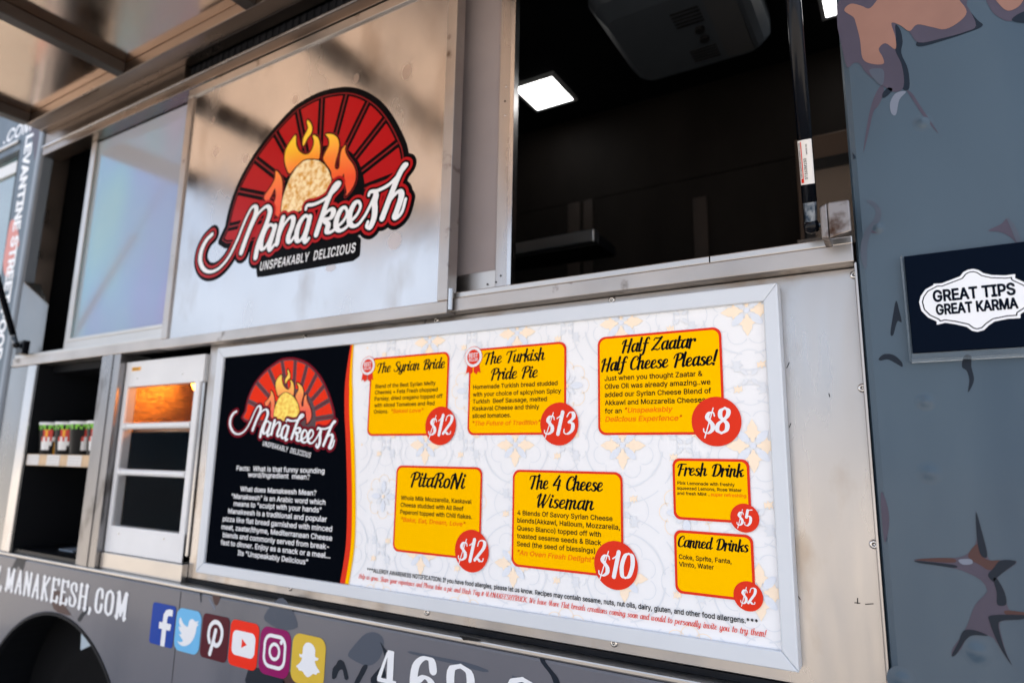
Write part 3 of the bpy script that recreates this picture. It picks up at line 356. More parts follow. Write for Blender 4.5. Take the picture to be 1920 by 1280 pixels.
# ---- script letters drawn as pen strokes (x-height .55, capitals .85)
G = {}
def g(ch, adv, *st): G[ch] = (adv, st)
BOWL = [(.30, .47), (.21, .55), (.10, .47), (.06, .22), (.12, .02), (.22, .10), (.30, .36)]
STEMA = [(.31, .55), (.29, .13), (.35, .02), (.43, .11)]
LOOP = [(.09, .38), (.18, .54), (.29, .46), (.30, .18), (.19, .02), (.10, .10)]
DESC = [(.31, .55), (.30, -.06), (.21, -.26), (.08, -.22), (.09, -.10), (.30, .0), (.42, .10)]
g('a', .37, BOWL, STEMA); g('b', .37, [(.09, .90), (.08, .1)], LOOP); g('c', .31, [(.28, .44), (.23, .54), (.12, .50), (.06, .28), (.10, .06), (.20, .02), (.31, .13)])
g('d', .37, BOWL, [(.32, .90), (.29, .13), (.35, .02), (.43, .11)])
g('e', .31, [(.08, .24), (.20, .30), (.26, .42), (.21, .54), (.11, .49), (.06, .27), (.10, .06), (.20, .02), (.31, .13)])
g('f', .25, [(.33, .78), (.29, .90), (.20, .84), (.16, .55), (.14, -.08), (.06, -.25), (-.03, -.17)], [(.04, .52), (.30, .53)])
g('g', .37, BOWL, DESC); g('h', .37, [(.08, .90), (.07, 0)], [(.09, .34), (.18, .53), (.27, .49), (.26, .13), (.32, .02), (.40, .11)])
g('i', .17, [(.08, .55), (.06, .13), (.12, .02), (.20, .11)], [(.10, .78), (.10, .75)])
g('k', .35, [(.08, .90), (.07, 0)], [(.31, .50), (.22, .42), (.10, .28)], [(.14, .31), (.24, .24), (.25, .07), (.31, .02), (.39, .11)])
g('l', .17, [(.09, .90), (.06, .13), (.12, .02), (.20, .11)])
g('m', .52, [(.07, .55), (.06, 0)], [(.08, .34), (.16, .53), (.24, .48), (.23, 0)], [(.25, .34), (.33, .53), (.41, .49), (.40, .13), (.46, .02), (.54, .11)])
g('n', .36, [(.07, .55), (.06, 0)], [(.08, .34), (.17, .53), (.26, .49), (.25, .13), (.31, .02), (.39, .11)])
g('o', .34, [(.20, .54), (.11, .49), (.06, .27), (.11, .05), (.19, .02)], [(.19, .54), (.27, .47), (.30, .26), (.25, .06), (.18, .02)])
g('p', .37, [(.08, .55), (.07, -.27)], LOOP); g('r', .27, [(.07, .55), (.06, 0)], [(.08, .32), (.16, .51), (.25, .54), (.27, .45)])
g('s', .28, [(.25, .46), (.19, .54), (.10, .49), (.10, .37), (.20, .26), (.24, .12), (.16, .01), (.06, .04), (.04, .13)])
g('t', .22, [(.11, .78), (.08, .14), (.14, .02), (.23, .11)], [(.01, .53), (.24, .53)])
U1 = [(.07, .55), (.06, .15), (.13, .02), (.22, .12), (.28, .34)]
g('u', .37, U1, [(.29, .55), (.27, .13), (.33, .02), (.41, .11)]); g('v', .31, [(.07, .55), (.06, .18), (.14, .02), (.24, .14), (.28, .38), (.24, .54)])
g('w', .46, [(.07, .55), (.06, .15), (.13, .02), (.21, .14)], [(.24, .52), (.23, .15), (.29, .02), (.39, .15), (.42, .38), (.38, .54)])
g('x', .34, [(.04, .48), (.11, .54), (.22, .06), (.33, .06)], [(.32, .52), (.04, .03)]); g('y', .37, U1, [(.29, .55), (.28, -.06), (.19, -.26), (.06, -.22), (.08, -.10), (.28, .0), (.40, .10)])
g('z', .34, [(.05, .47), (.13, .54), (.30, .52), (.05, .05), (.20, .05), (.32, .04)])
g('T', .42, [(-.02, .60), (.02, .79), (.15, .84), (.38, .82), (.50, .90)], [(.25, .82), (.22, .3), (.18, 0)])
g('S', .38, [(.36, .70), (.30, .85), (.16, .84), (.10, .66), (.20, .49), (.31, .33), (.32, .13), (.20, .0), (.05, .04), (.02, .18)])
g('B', .45, [(.16, .80), (.12, 0)], [(.0, .60), (.05, .79), (.22, .87), (.36, .79), (.33, .57), (.17, .47)], [(.17, .47), (.36, .42), (.39, .17), (.27, .0), (.12, .02)])
g('P', .42, [(.16, .80), (.11, 0)], [(-.02, .56), (.03, .77), (.20, .88), (.38, .80), (.37, .57), (.25, .43), (.15, .45)])
g('H', .50, [(.0, .60), (.04, .76), (.15, .82)], [(.16, .82), (.10, 0)], [(.13, .44), (.38, .46)], [(.44, .87), (.37, 0)])
g('Z', .44, [(.04, .68), (.10, .82), (.24, .79), (.41, .86)], [(.41, .86), (.22, .42), (.02, .04)], [(.02, .04), (.18, .07), (.32, .02), (.40, .13)])
g('C', .40, [(.35, .62), (.38, .78), (.29, .87), (.15, .76), (.07, .45), (.10, .12), (.21, .0), (.34, .06), (.41, .19)])
g('R', .46, [(.16, .80), (.11, 0)], [(-.02, .56), (.03, .77), (.20, .88), (.38, .80), (.36, .57), (.24, .43)], [(.24, .43), (.34, .30), (.33, .08), (.40, .02), (.48, .11)])
g('N', .52, [(.0, .58), (.04, .77), (.14, .83)], [(.15, .83), (.09, 0)], [(.15, .83), (.26, .45), (.36, .02)], [(.46, .87), (.37, .0)])
g('W', .60, [(.0, .60), (.04, .77), (.13, .84)], [(.13, .84), (.10, .3), (.13, .02)], [(.13, .02), (.24, .3), (.35, .78)], [(.35, .80), (.31, .3), (.34, .02)], [(.34, .02), (.50, .5), (.57, .86)])
g('F', .40, [(.0, .60), (.04, .77), (.17, .84), (.44, .84)], [(.19, .82), (.13, 0)], [(.16, .46), (.35, .47)])
g('D', .50, [(.17, .80), (.13, .02)], [(.0, .60), (.04, .77), (.20, .87), (.40, .79), (.45, .45), (.37, .12), (.21, .0), (.05, .04)])
g('M', .60, [(.0, .2), (.08, .5), (.16, .84)], [(.16, .84), (.24, .02)], [(.24, .02), (.40, .84)], [(.41, .86), (.40, .2), (.46, .02), (.54, .12)])
g('A', .50, [(.0, .0), (.14, .4), (.30, .86)], [(.31, .86), (.30, .2), (.36, .02), (.44, .12)], [(.12, .36), (.32, .36)])
g('K', .46, [(.13, .84), (.09, 0)], [(.42, .84), (.15, .42)], [(.17, .46), (.30, .25), (.34, .04), (.44, .10)])
g('E', .38, [(.34, .72), (.26, .86), (.12, .78), (.12, .56), (.24, .47)], [(.24, .47), (.08, .38), (.06, .12), (.18, .0), (.34, .12)])
g('U', .48, [(.02, .66), (.10, .84), (.09, .2), (.18, .02), (.30, .12), (.38, .5)], [(.42, .86), (.38, .2), (.42, .03), (.5, .12)])
g('#', .42, [(.16, .7), (.10, .05)], [(.32, .7), (.26, .05)], [(.04, .48), (.38, .48)], [(.03, .25), (.37, .25)])
g('4', .44, [(.27, .88), (.14, .56), (.03, .27)], [(.03, .27), (.40, .27)], [(.34, .60), (.31, -.02)])
g('!', .20, [(.13, .90), (.09, .26)], [(.08, .07), (.08, .03)]); g('.', .14, [(.05, .06), (.05, .03)])
g(',', .14, [(.06, .04), (.03, -.08)])
g('0', .46, [(.24, .84), (.12, .76), (.06, .42), (.11, .08), (.22, .0)], [(.22, .84), (.35, .76), (.40, .42), (.34, .08), (.22, .0)])
g('1', .30, [(.03, .62), (.12, .70), (.20, .86)], [(.20, .86), (.15, 0)])
g('2', .42, [(.07, .62), (.10, .80), (.22, .86), (.34, .78), (.33, .56), (.20, .32), (.04, .05)], [(.04, .05), (.16, .10), (.26, .03), (.37, .04), (.38, .14)])
g('3', .40, [(.08, .68), (.15, .84), (.28, .82), (.32, .64), (.19, .47), (.16, .46)], [(.17, .47), (.33, .38), (.34, .15), (.20, .0), (.07, .04), (.05, .18)])
g('5', .42, [(.38, .86), (.14, .82)], [(.14, .82), (.11, .45)], [(.11, .45), (.22, .52), (.34, .42), (.34, .16), (.21, .0), (.07, .04), (.05, .18)])
g('8', .44, [(.24, .85), (.11, .76), (.12, .56), (.24, .44), (.36, .30), (.36, .10), (.22, .0)], [(.23, .85), (.35, .76), (.34, .58), (.22, .44), (.08, .30), (.07, .10), (.21, .0)])
g('$', .40, [(.33, .58), (.28, .70), (.15, .69), (.10, .54), (.20, .41), (.30, .28), (.31, .11), (.19, .0), (.06, .04), (.03, .15)], [.020, (.26, .86), (.10, -.16)])
G[' '] = (.27, ())
def pen_down(t, hi, lo):
    def rf(dx, dz):
        L = math.hypot(dx, dz) + 1e-9; k = max(0.0, -dz / L); return t * (lo + (hi - lo) * k ** 1.3)
    return rf
def pen_vert(t, hi, lo):
    def rf(dx, dz):
        L = math.hypot(dx, dz) + 1e-9; return t * (lo + (hi - lo) * (abs(dz) / L) ** 1.6)
    return rf
def script(body, x, z, cap, y, width, shear=.15, weight=1.0, align='l', res=46, hi=.070, lo=.033, pen=pen_down, glyphs=None, track=0.0):
    GL = glyphs or G; k = cap / .85; px = 0; st = []; rad = {}; fill = set()
    for ch in body:
        adv, ss = GL[ch]
        for s_ in ss:
            if isinstance(s_[0], float): rad[len(st)] = s_[0]; s_ = s_[1:]
            if s_[0] == 'P': fill.add(len(st)); s_ = s_[1:]; st.append([(px + a + shear * b, b) for a, b in s_])
            else: st.append([(px + a + shear * b, b) for a, b in smooth_path(s_, 5)])
        px += adv + track
    xs = [p[0] for s_ in st for p in s_]; x0, x1 = min(xs) - .05, max(xs) + .05; sx = width / (x1 - x0)
    ox = {'l': x, 'c': x - width / 2, 'r': x - width}[align]
    st = [[(ox + (a - x0) * sx, z + b * k) for a, b in s_] for s_ in st]
    zs = [p[1] for s_ in st for p in s_]; r = cap * .12
    F = Field(ox - r, ox + width + r, min(zs) - r, max(zs) + r, cap / res)
    for i, s_ in enumerate(st):
        if i in fill: F.poly(s_)
        elif i in rad: F.stroke(s_, lambda a_, b_: rad[i] * k, mg=cap * .03)
        else: F.stroke(s_, pen(k * weight * min(1.15, (.55 + .45 * sx / k)), hi, lo), mg=cap * .03)
    return F.mesh(y)

# ------------------------------------------------------------------ materials
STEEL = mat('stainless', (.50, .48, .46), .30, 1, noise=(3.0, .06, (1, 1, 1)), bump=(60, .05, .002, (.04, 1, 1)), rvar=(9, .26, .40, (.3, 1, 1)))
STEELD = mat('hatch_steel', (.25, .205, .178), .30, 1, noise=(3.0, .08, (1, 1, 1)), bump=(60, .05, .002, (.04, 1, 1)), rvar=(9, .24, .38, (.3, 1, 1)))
STEELV = mat('stainless_vertical_grain', (.42, .405, .40), .30, 1, noise=(3.0, .13, (1, 1, .5)), bump=(60, .05, .002, (1, 1, .04)), rvar=(14, .22, .50, (1, 1, .15)), mottle=(11, (.33, .285, .245, 1), .56, .74, (1, 1, .5)))
BRIGHT = mat('bright_steel', (.50, .495, .50), .16, 1, noise=(2.5, .04, (1, 1, 1)), bump=(5, .05, .003, (1, 1, 1)), rvar=(6, .11, .30, (1, 1, .6)), mottle=(7, (.40, .375, .36, 1), .54, .70, (1, 1, .5)))
MULL = mat('mullion_steel', (.27, .265, .27), .26, 1, noise=(5, .2, (1, 1, .4)), mottle=(9, (.09, .08, .075, 1), .58, .72, (1, 1, .6)), rvar=(9, .2, .42, (1, 1, .3)))
POSTM = mat('post_steel', (.23, .235, .24), .2, 1, noise=(4, .15, (1, 1, .5)), rvar=(7, .14, .34, (1, 1, .4)))
RUSTY = mat('rusty_bracket_steel', (.27, .25, .245), .36, 1, mottle=(26, (.06, .03, .018, 1), .52, .68, (1, 1, 1)), rvar=(9, .3, .5, (.3, 1, 1)))
DIRTY = mat('worn_steel', (.42, .39, .37), .34, 1, noise=(6, .12, (1, 1, 1)), mottle=(16, (.10, .075, .055, 1), .64, .74, (1, 1, 1)), rvar=(9, .3, .5, (.3, 1, 1)))
HATCHM = mat('hatch_aluminium', (.70, .53, .42), .14, 1, noise=(2, .06, (1, 1, 1)), bump=(3, .12, .006, (1, 1, 1)), rvar=(5, .10, .22, (1, 1, 1)))
RIBM = mat('rib_aluminium', (.055, .048, .046), .42, .6, noise=(8, .15, (1, 1, 1)))
DARKEDGE = mat('dark_rubber', (.006, .007, .010), .6, spec=.2, noise=(20, .3, (1, 1, 1)))
BLACK = mat('black_paint', (.004, .005, .007), .4, spec=.2)
SNAP = mat('satin_frame', lin(205, 211, 219), .42, .1, noise=(4, .03, (1, 1, 1)))
WHITEP = mat('print_white', (.87, .88, .905), .5, spec=0.0)
YEL = mat('print_yellow', (1.0, .53, .0), .5, spec=0.0)
RED = mat('print_red', lin(222, 58, 38), .42, spec=0.0)
INK = mat('print_black', (.006, .007, .009), .5, spec=0.0)
NAVY = mat('print_navy', (.0025, .0035, .006), .5, spec=0.0)
CREAM = mat('print_peach', lin(252, 233, 210), .45, spec=0.0)
PALEB = mat('print_pale_blue', lin(225, 231, 241), .45, spec=0.0)
PALEG = mat('print_pale_grey', lin(227, 231, 237), .45, spec=0.0)
ORANGE = mat('print_orange', lin(240, 120, 20), .42, spec=0.0)
WHITE = mat('vinyl_white', (.80, .82, .86), .40, coat=.2)
LRED = mat('logo_red', lin(172, 4, 12), .38, spec=.15); LRED2 = mat('logo_deep_red', lin(130, 8, 18), .38, spec=.15)
LBLK = mat('logo_black', (.002, .002, .003), .35, spec=.03)
BRED = mat('board_logo_red', lin(232, 56, 34), .42, spec=0.0); BMAR = mat('board_logo_maroon', lin(118, 26, 40), .42, spec=0.0)
WRAP = mat('wrap_grey', lin(98, 99, 108), .38, coat=.3, spec=.3, noise=(1.6, .10, (1, 1, .6)), bump=(220, .05, .001, (1, 1, 1)), mottle=(3.5, lin(82, 86, 97), .52, .75, (1, 1, .45)))
WRAPD = mat('wrap_graphic_dark', lin(16, 28, 42), .42, spec=.2); WRAPM = mat('wrap_graphic_mid', lin(72, 80, 94), .42, spec=.25)
WRAPP = mat('wrap_graphic_peach', lin(140, 104, 92), .42, spec=.25, noise=(14, .08, (1, 1, 1))); WRAPV = mat('wrap_graphic_mauve', lin(70, 65, 80), .42, spec=.25, noise=(14, .08, (1, 1, 1)))
WRAPB = mat('wrap_graphic_brown', lin(72, 47, 46), .42, spec=.25); WRAPL = mat('wrap_graphic_light', lin(112, 120, 136), .42, spec=.25)
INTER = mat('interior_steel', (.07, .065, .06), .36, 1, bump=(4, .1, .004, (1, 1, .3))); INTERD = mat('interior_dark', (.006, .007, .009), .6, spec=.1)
TAN = mat('interior_tan', (.11, .075, .058), .45, spec=.2)
ACM = mat('ac_plastic', (.062, .076, .095), .5, noise=(5, .05, (1, 1, 1))); ACD = mat('ac_dark', (.008, .008, .01), .6)
GLASS = mat('warmer_glass', (.003, .010, .018), .05, spec=0.0, coat=.14, alpha=.16)
WARMW = mat('warmer_white', (.74, .75, .77), .35, noise=(6, .05, (1, 1, 1)))
WARMI = mat('warmer_inside', (.40, .30, .22), .22, 1, bump=(700, .7, .002, (.02, .02, 1)))
PLY = mat('plywood_edge', lin(200, 170, 135), .6, noise=(20, .15, (.3, 1, 1))); PAPER = mat('paper', (.72, .70, .68), .6)
RUBBER = mat('tyre_rubber', (.004, .004, .0045), .8, spec=.1)
GASB = mat('strut_black', (.002, .003, .006), .26, spec=.10, coat=.22); GASW = mat('strut_worn_steel', (.20, .23, .27), .45, .8, mottle=(60, (.03, .05, .08, 1), .45, .6, (1, 1, 1)))
ACRY = mat('acrylic', (.92, .95, .97), .03, trans=1.0)
SIGNN = mat('tip_sign_black', (.001, .004, .012), .35, spec=.03)
FILM = mat('iridescent_film', (.40, .41, .46), .12, 0, thin=(2.0, 400, 490), bump=(2.2, .10, .004, (1, 1, 1))); FILM.node_tree.nodes['Principled BSDF'].inputs['IOR'].default_value = 1.9; FILM.node_tree.nodes['Principled BSDF'].inputs['Thin Film IOR'].default_value = 1.35
MESHM = mat('fine_mesh', (.34, .30, .305), .5, .5, noise=(3, .12, (1, 1, 1)), bump=(900, .5, .002, (1, 1, 1)), mottle=(9, (.10, .10, .13, 1), .62, .75, (1, 1, .4)))

# ------------------------------------------------------------------ ground
ASPH = mat('ground_concrete', (.35, .318, .282), .85, noise=(.35, .14, (1, 1, 1)), mottle=(1.1, (.26, .225, .195, 1), .5, .75, (1, 1, 1)))
b = MB(); b.add([(-400, -400, 0), (400, -400, 0), (400, 400, 0), (-400, 400, 0)], [(0, 1, 2, 3)], ASPH)
tag(b.build('ground'), kind='structure')

# ------------------------------------------------------------------ food truck
truck = empty('food_truck', 'grey wrapped food truck with its serving hatch propped open over the menu side', 'food truck')
# lower wrap panel with the wheel arch cut out, bent edge at the top
arch = [(-2.475 + .51 * math.cos(t), .317 + .51 * math.sin(t)) for t in np.linspace(math.radians(184), math.radians(-4), 41)]
LOWTOP = .978
low = MB().slab([(-5.6, .30)] + [(arch[0][0], .30)] + arch[1:-1] + [(arch[-1][0], .30), (-.055, .30), (-.055, LOWTOP), (-5.6, LOWTOP)], -.006, .012, WRAP)
lower = low.build('lower_side_panel', truck, bevel=.006)
WRAPR = mat('wrap_blue_grey', lin(64, 82, 97), .42, coat=.22, spec=.3, noise=(1.3, .20, (1, 1, .5)), bump=(7, .16, .004, (1, 1, .6)), rvar=(5, .32, .52, (1, 1, .3)), mottle=(3.0, lin(48, 68, 86), .46, .64, (1, 1, .28)))
right = MB().slab([(-.059, .30), (2.4, .30), (2.4, 2.92), (-.059, 2.92)], -.004, .06, WRAPR).build('side_panel', truck, bevel=.012)
b = MB(); b.box(-1.813, -1.8105, -.0064, -.004, .30, LOWTOP - .006, DARKEDGE); b.build('panel_seam', lower)
# wheel well and wheel
b = MB(); n = len(arch)
b.add([(x, .013, z) for x, z in arch] + [(x, .5, z) for x, z in arch], [(i, i + n, i + 1 + n, i + 1) for i in range(n - 1)], INTERD)
b.box(-3.2, -1.8, .5, .52, .2, 1.0, INTERD); b.build('wheel_well', truck)
wheel = MB().lathe([(.21, .0), (.24, -.005), (.27, .01), (.40, .0), (.43, .02), (.44, .07), (.44, .17), (.42, .22), (.2, .22)], (-2.475, .12, .44), (0, 1, 0), RUBBER, 40).build('wheel', truck, smooth=True)
MB().lathe([(.05, -.02), (.09, -.015), (.11, .03), (.205, .04), (.22, .01)], (-2.475, .125, .44), (0, 1, 0), STEEL, 32).build('rim', wheel, smooth=True)
b = MB(); b.slab([on(*q, .02) for q in ((153, 1168), (184, 1203), (151, 1218))], .02, .024, mat('well_light_gap', (.42, .50, .56), .6)); ri = [(-2.475 + .5035 * math.cos(t), .317 + .5035 * math.sin(t)) for t in np.linspace(math.radians(184), math.radians(-4), 41)]; ro = [(-2.475 + .512 * math.cos(t), .317 + .512 * math.sin(t)) for t in np.linspace(math.radians(184), math.radians(-4), 41)]  # pale wedge paints the light gap seen through the wheel well
b.slab(ri + ro[::-1], -.0075, .012, DARKEDGE); b.build('added_arch_lip_light_gap', truck)  # dark lip added over the arch edge to hide its lit rim
# body shell behind the skin
b = MB(); b.box(-5.6, 2.4, .0, 2.25, 2.93, 2.98, WRAP); b.build('roof', truck)
b = MB(); b.box(-5.6, -.06, .012, .06, 2.765, 2.93, WRAP); b.build('roof_fascia', truck)
b = MB(); b.box(-5.6, 2.4, 2.15, 2.2, .30, 2.93, INTER); b.build('back_wall', truck)
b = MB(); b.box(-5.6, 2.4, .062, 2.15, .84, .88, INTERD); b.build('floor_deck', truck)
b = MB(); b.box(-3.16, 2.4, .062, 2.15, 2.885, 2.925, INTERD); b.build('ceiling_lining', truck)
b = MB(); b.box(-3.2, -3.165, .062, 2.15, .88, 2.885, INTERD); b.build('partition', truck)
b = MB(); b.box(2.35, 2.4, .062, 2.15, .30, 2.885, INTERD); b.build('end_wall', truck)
WALLREFL = mat('wall_reflection_brown', (.024, .0145, .0105), .6, .2, noise=(9, .6, (1, 1, .35)))
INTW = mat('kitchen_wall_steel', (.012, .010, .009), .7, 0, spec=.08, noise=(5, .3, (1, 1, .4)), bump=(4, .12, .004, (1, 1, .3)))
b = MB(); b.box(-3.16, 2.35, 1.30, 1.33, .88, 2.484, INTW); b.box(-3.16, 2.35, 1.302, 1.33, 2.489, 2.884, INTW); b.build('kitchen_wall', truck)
for x0, x1, z0, z1 in ((-1.242, -1.181, 2.0, 2.483), (-1.165, -1.118, 2.0, 2.483), (-.685, -.628, 1.9, 2.40)):  # brown strips added to imitate warm reflections on the kitchen wall
    b = MB(); b.box(x0, x1, 1.290, 1.2995, z0, z1, WALLREFL); b.build('wall_reflection', truck, bevel=.012)
# stainless counter panel that carries the menu, with rivets
panel = MB().box(-1.842, -.064, .030, .042, 1.001, 1.6875, STEELV).build('counter_panel', truck, bevel=.002)
RIV = mat('rivet_steel', (.66, .64, .62), .22, 1)
for X, Y in ((1602, 515), (1617, 727), (1639, 1020), (1147, 562), (818, 600), (571, 632), (1151, 1205), (800, 1147), (543, 1102)):
    x, z = on(X, Y, .028)
    r = MB().lathe([(.0075, .0), (.0075, .0012), (.0068, .0030), (.0048, .0042), (.0026, .0042), (.0024, .0020), (.0001, .0020)], (x, .030, z), (0, -1, 0), RIV, 18)
    for k in range(18): r.m[len(r.m) - 2 - 18 * 1 - k] = r.mi(BLACK)
    r.build('rivet', panel, smooth=True)
b = MB()
for pts in (((1608, 1120), (1608, 1131)), ((1602, 1129), (1613, 1130)), ((1622, 1132), (1638, 1131)), ((1554, 737), (1556, 744)), ((1480, 679), (1475, 690)), ((1483, 793), (1480, 801)), ((1497, 1117), (1501, 1124))):
    (x0, z0), (x1, z1) = on(*pts[0], .03), on(*pts[1], .03); d = Vector((x1 - x0, z1 - z0)).normalized() * .0007
    b.flat([(x0 - d[1], z0 + d[0]), (x0 + d[1], z0 - d[0]), (x1 + d[1], z1 - d[0]), (x1 - d[1], z1 + d[0])], .0295, INK)
b.build('scratch_marks', panel)
# jamb trim at the right of the counter panel
b = MB(); b.box(-.0635, -.0595, -.003, .062, .992, 1.6875, STEELV); b.build('jamb_trim', truck, bevel=.0015)
# counter ledge: top, front lip, dark seal
b = MB(); b.box(-3.10, -.058, -.010, .50, .979, .9895, STEEL); b.build('counter_ledge', truck, bevel=.003)
b = MB(); b.box(-1.842, -.058, .026, .034, .990, 1.0005, DARKEDGE); b.build('ledge_seal', truck)
x0, z0 = on(872, 1192); b = MB(); b.slab([on(*q) for q in ((868, 1188), (880, 1190), (910, 1196), (903, 1199), (886, 1197), (876, 1197))], -.0135, -.012, BLACK); b.build('tear', truck)
# sill beam
beam = MB().box(-3.08, -.063, -.006, .05, 1.688, 1.720, DIRTY).build('sill_beam', truck, bevel=.002)
b = MB(); b.box(-3.08, -.063, -.002, .075, 1.7205, 1.7345, STEEL); b.build('sill_lip', beam, bevel=.002)
b = MB()
for X in (1331,):
    x, z = on(X, 487); b.box(x - .0012, x + .0012, -.0025, -.0015, 1.7215, 1.7335, INK)
b.build('joint_line', beam)
# left post, compartment surround and mullion
b = MB(); b.box(-3.105, -2.870, -.002, .06, .990, 1.6875, POSTM); b.hexa([(-3.112, -.002, 1.688), (-3.103, .1025, 1.688), (-3.12, .1025, 1.688), (-3.13, .0, 1.688), (-3.112, -.002, 2.70), (-3.103, .1025, 2.70), (-3.12, .1025, 2.70), (-3.13, .0, 2.70)], STEELD); b.hexa([(-3.107, -.003, 1.689), (-3.015, .064, 1.689), (-3.090, .10, 1.689), (-3.102, .06, 1.689), (-3.107, -.003, 2.05), (-3.015, .064, 1.955), (-3.090, .10, 1.955), (-3.102, .06, 2.05)], POSTM); post = b.build('corner_post', truck, bevel=.003)  # slant-topped lower plate added; its edge imitates the reflected hatch edge
b = MB(); b.box(-2.932, -2.868, -.010, -.0025, 0.991, 1.684, BRIGHT); b.build('post_trim', post, bevel=.003)
b = MB(); b.box(-3.158, -3.107, -.012, .05, .99, 2.76, mat('wrap_edge', lin(108, 118, 130), .34, coat=.3)); b.build('wrap_edge_strip', truck, bevel=.014)
b = MB(); b.box(-2.405, -2.287, -.004, .10, .990, 1.6875, MULL); b.box(-2.372, -2.330, -.007, -.0045, .990, 1.6875, MULL); b.build('mullion', truck, bevel=.004)
# compartment box (open front)
b = MB()
b.box(-2.90, -2.867, .0, .5, 0.990, 1.6875, INTERD); b.box(-2.404, -2.39, .102, .5, 0.990, 1.6875, INTERD); b.box(-2.867, -2.404, .5, .52, 0.990, 1.6875, INTERD); b.box(-2.867, -2.404, .052, .5, 1.660, 1.6875, INTERD)
b.box(-2.8665, -2.4055, .005, .5, 0.9898, 1.004, BLACK)
b.build('compartment', truck)
shelf = MB().box(-2.8665, -2.4055, .004, .42, 1.305, 1.346, PLY).build('shelf', truck, bevel=.002)
for X0, X1 in ((49, 71), (86, 110), (125, 151)):
    x0, x1 = on(X0, 862)[0], on(X1, 862)[0]; b = MB(); b.box(x0, x1, .0025, .0038, 1.307, 1.344, PAPER)
    for k in range(3): b.box(x0 + .006, x1 - .006, .0020, .0024, 1.313 + .010 * k, 1.316 + .010 * k, mat('faint_print', (.5, .48, .47), .6))
    b.build('shelf_tag', shelf)
# upper rails and soffit
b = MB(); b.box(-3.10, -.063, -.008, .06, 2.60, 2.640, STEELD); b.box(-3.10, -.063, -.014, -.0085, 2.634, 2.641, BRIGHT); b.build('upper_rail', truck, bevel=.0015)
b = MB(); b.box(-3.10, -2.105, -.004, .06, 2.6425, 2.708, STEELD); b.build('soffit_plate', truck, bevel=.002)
b = MB(); b.box(-2.103, -.063, .02, .06, 2.6425, 2.708, DARKEDGE)
for k in range(64): x = -2.09 + k * .0316; b.box(x, x + .012, .016, .0195, 2.645, 2.706, DARKEDGE)
b.build('ribbed_seal', truck)
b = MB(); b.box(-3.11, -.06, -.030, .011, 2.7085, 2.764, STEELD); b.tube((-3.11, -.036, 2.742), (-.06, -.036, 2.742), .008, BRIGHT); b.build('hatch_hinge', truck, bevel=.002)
# serving hatch, propped out level
hatch = MB().box(-3.06, -.04, -1.80, -.045, 2.730, 2.742, HATCHM).build('serving_hatch', truck)
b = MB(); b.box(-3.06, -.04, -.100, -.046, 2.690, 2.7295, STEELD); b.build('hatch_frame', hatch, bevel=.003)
b = MB(); b.box(-3.06, -.04, -1.80, -1.75, 2.690, 2.7295, RIBM); b.build('hatch_frame', hatch, bevel=.003)
for x in (-3.045, -2.335, -1.62, -.90, -.075):
    MB().box(x - .024, x + .024, -1.749, -.1005, 2.688, 2.7297, RIBM).build('hatch_rib', hatch, bevel=.003)
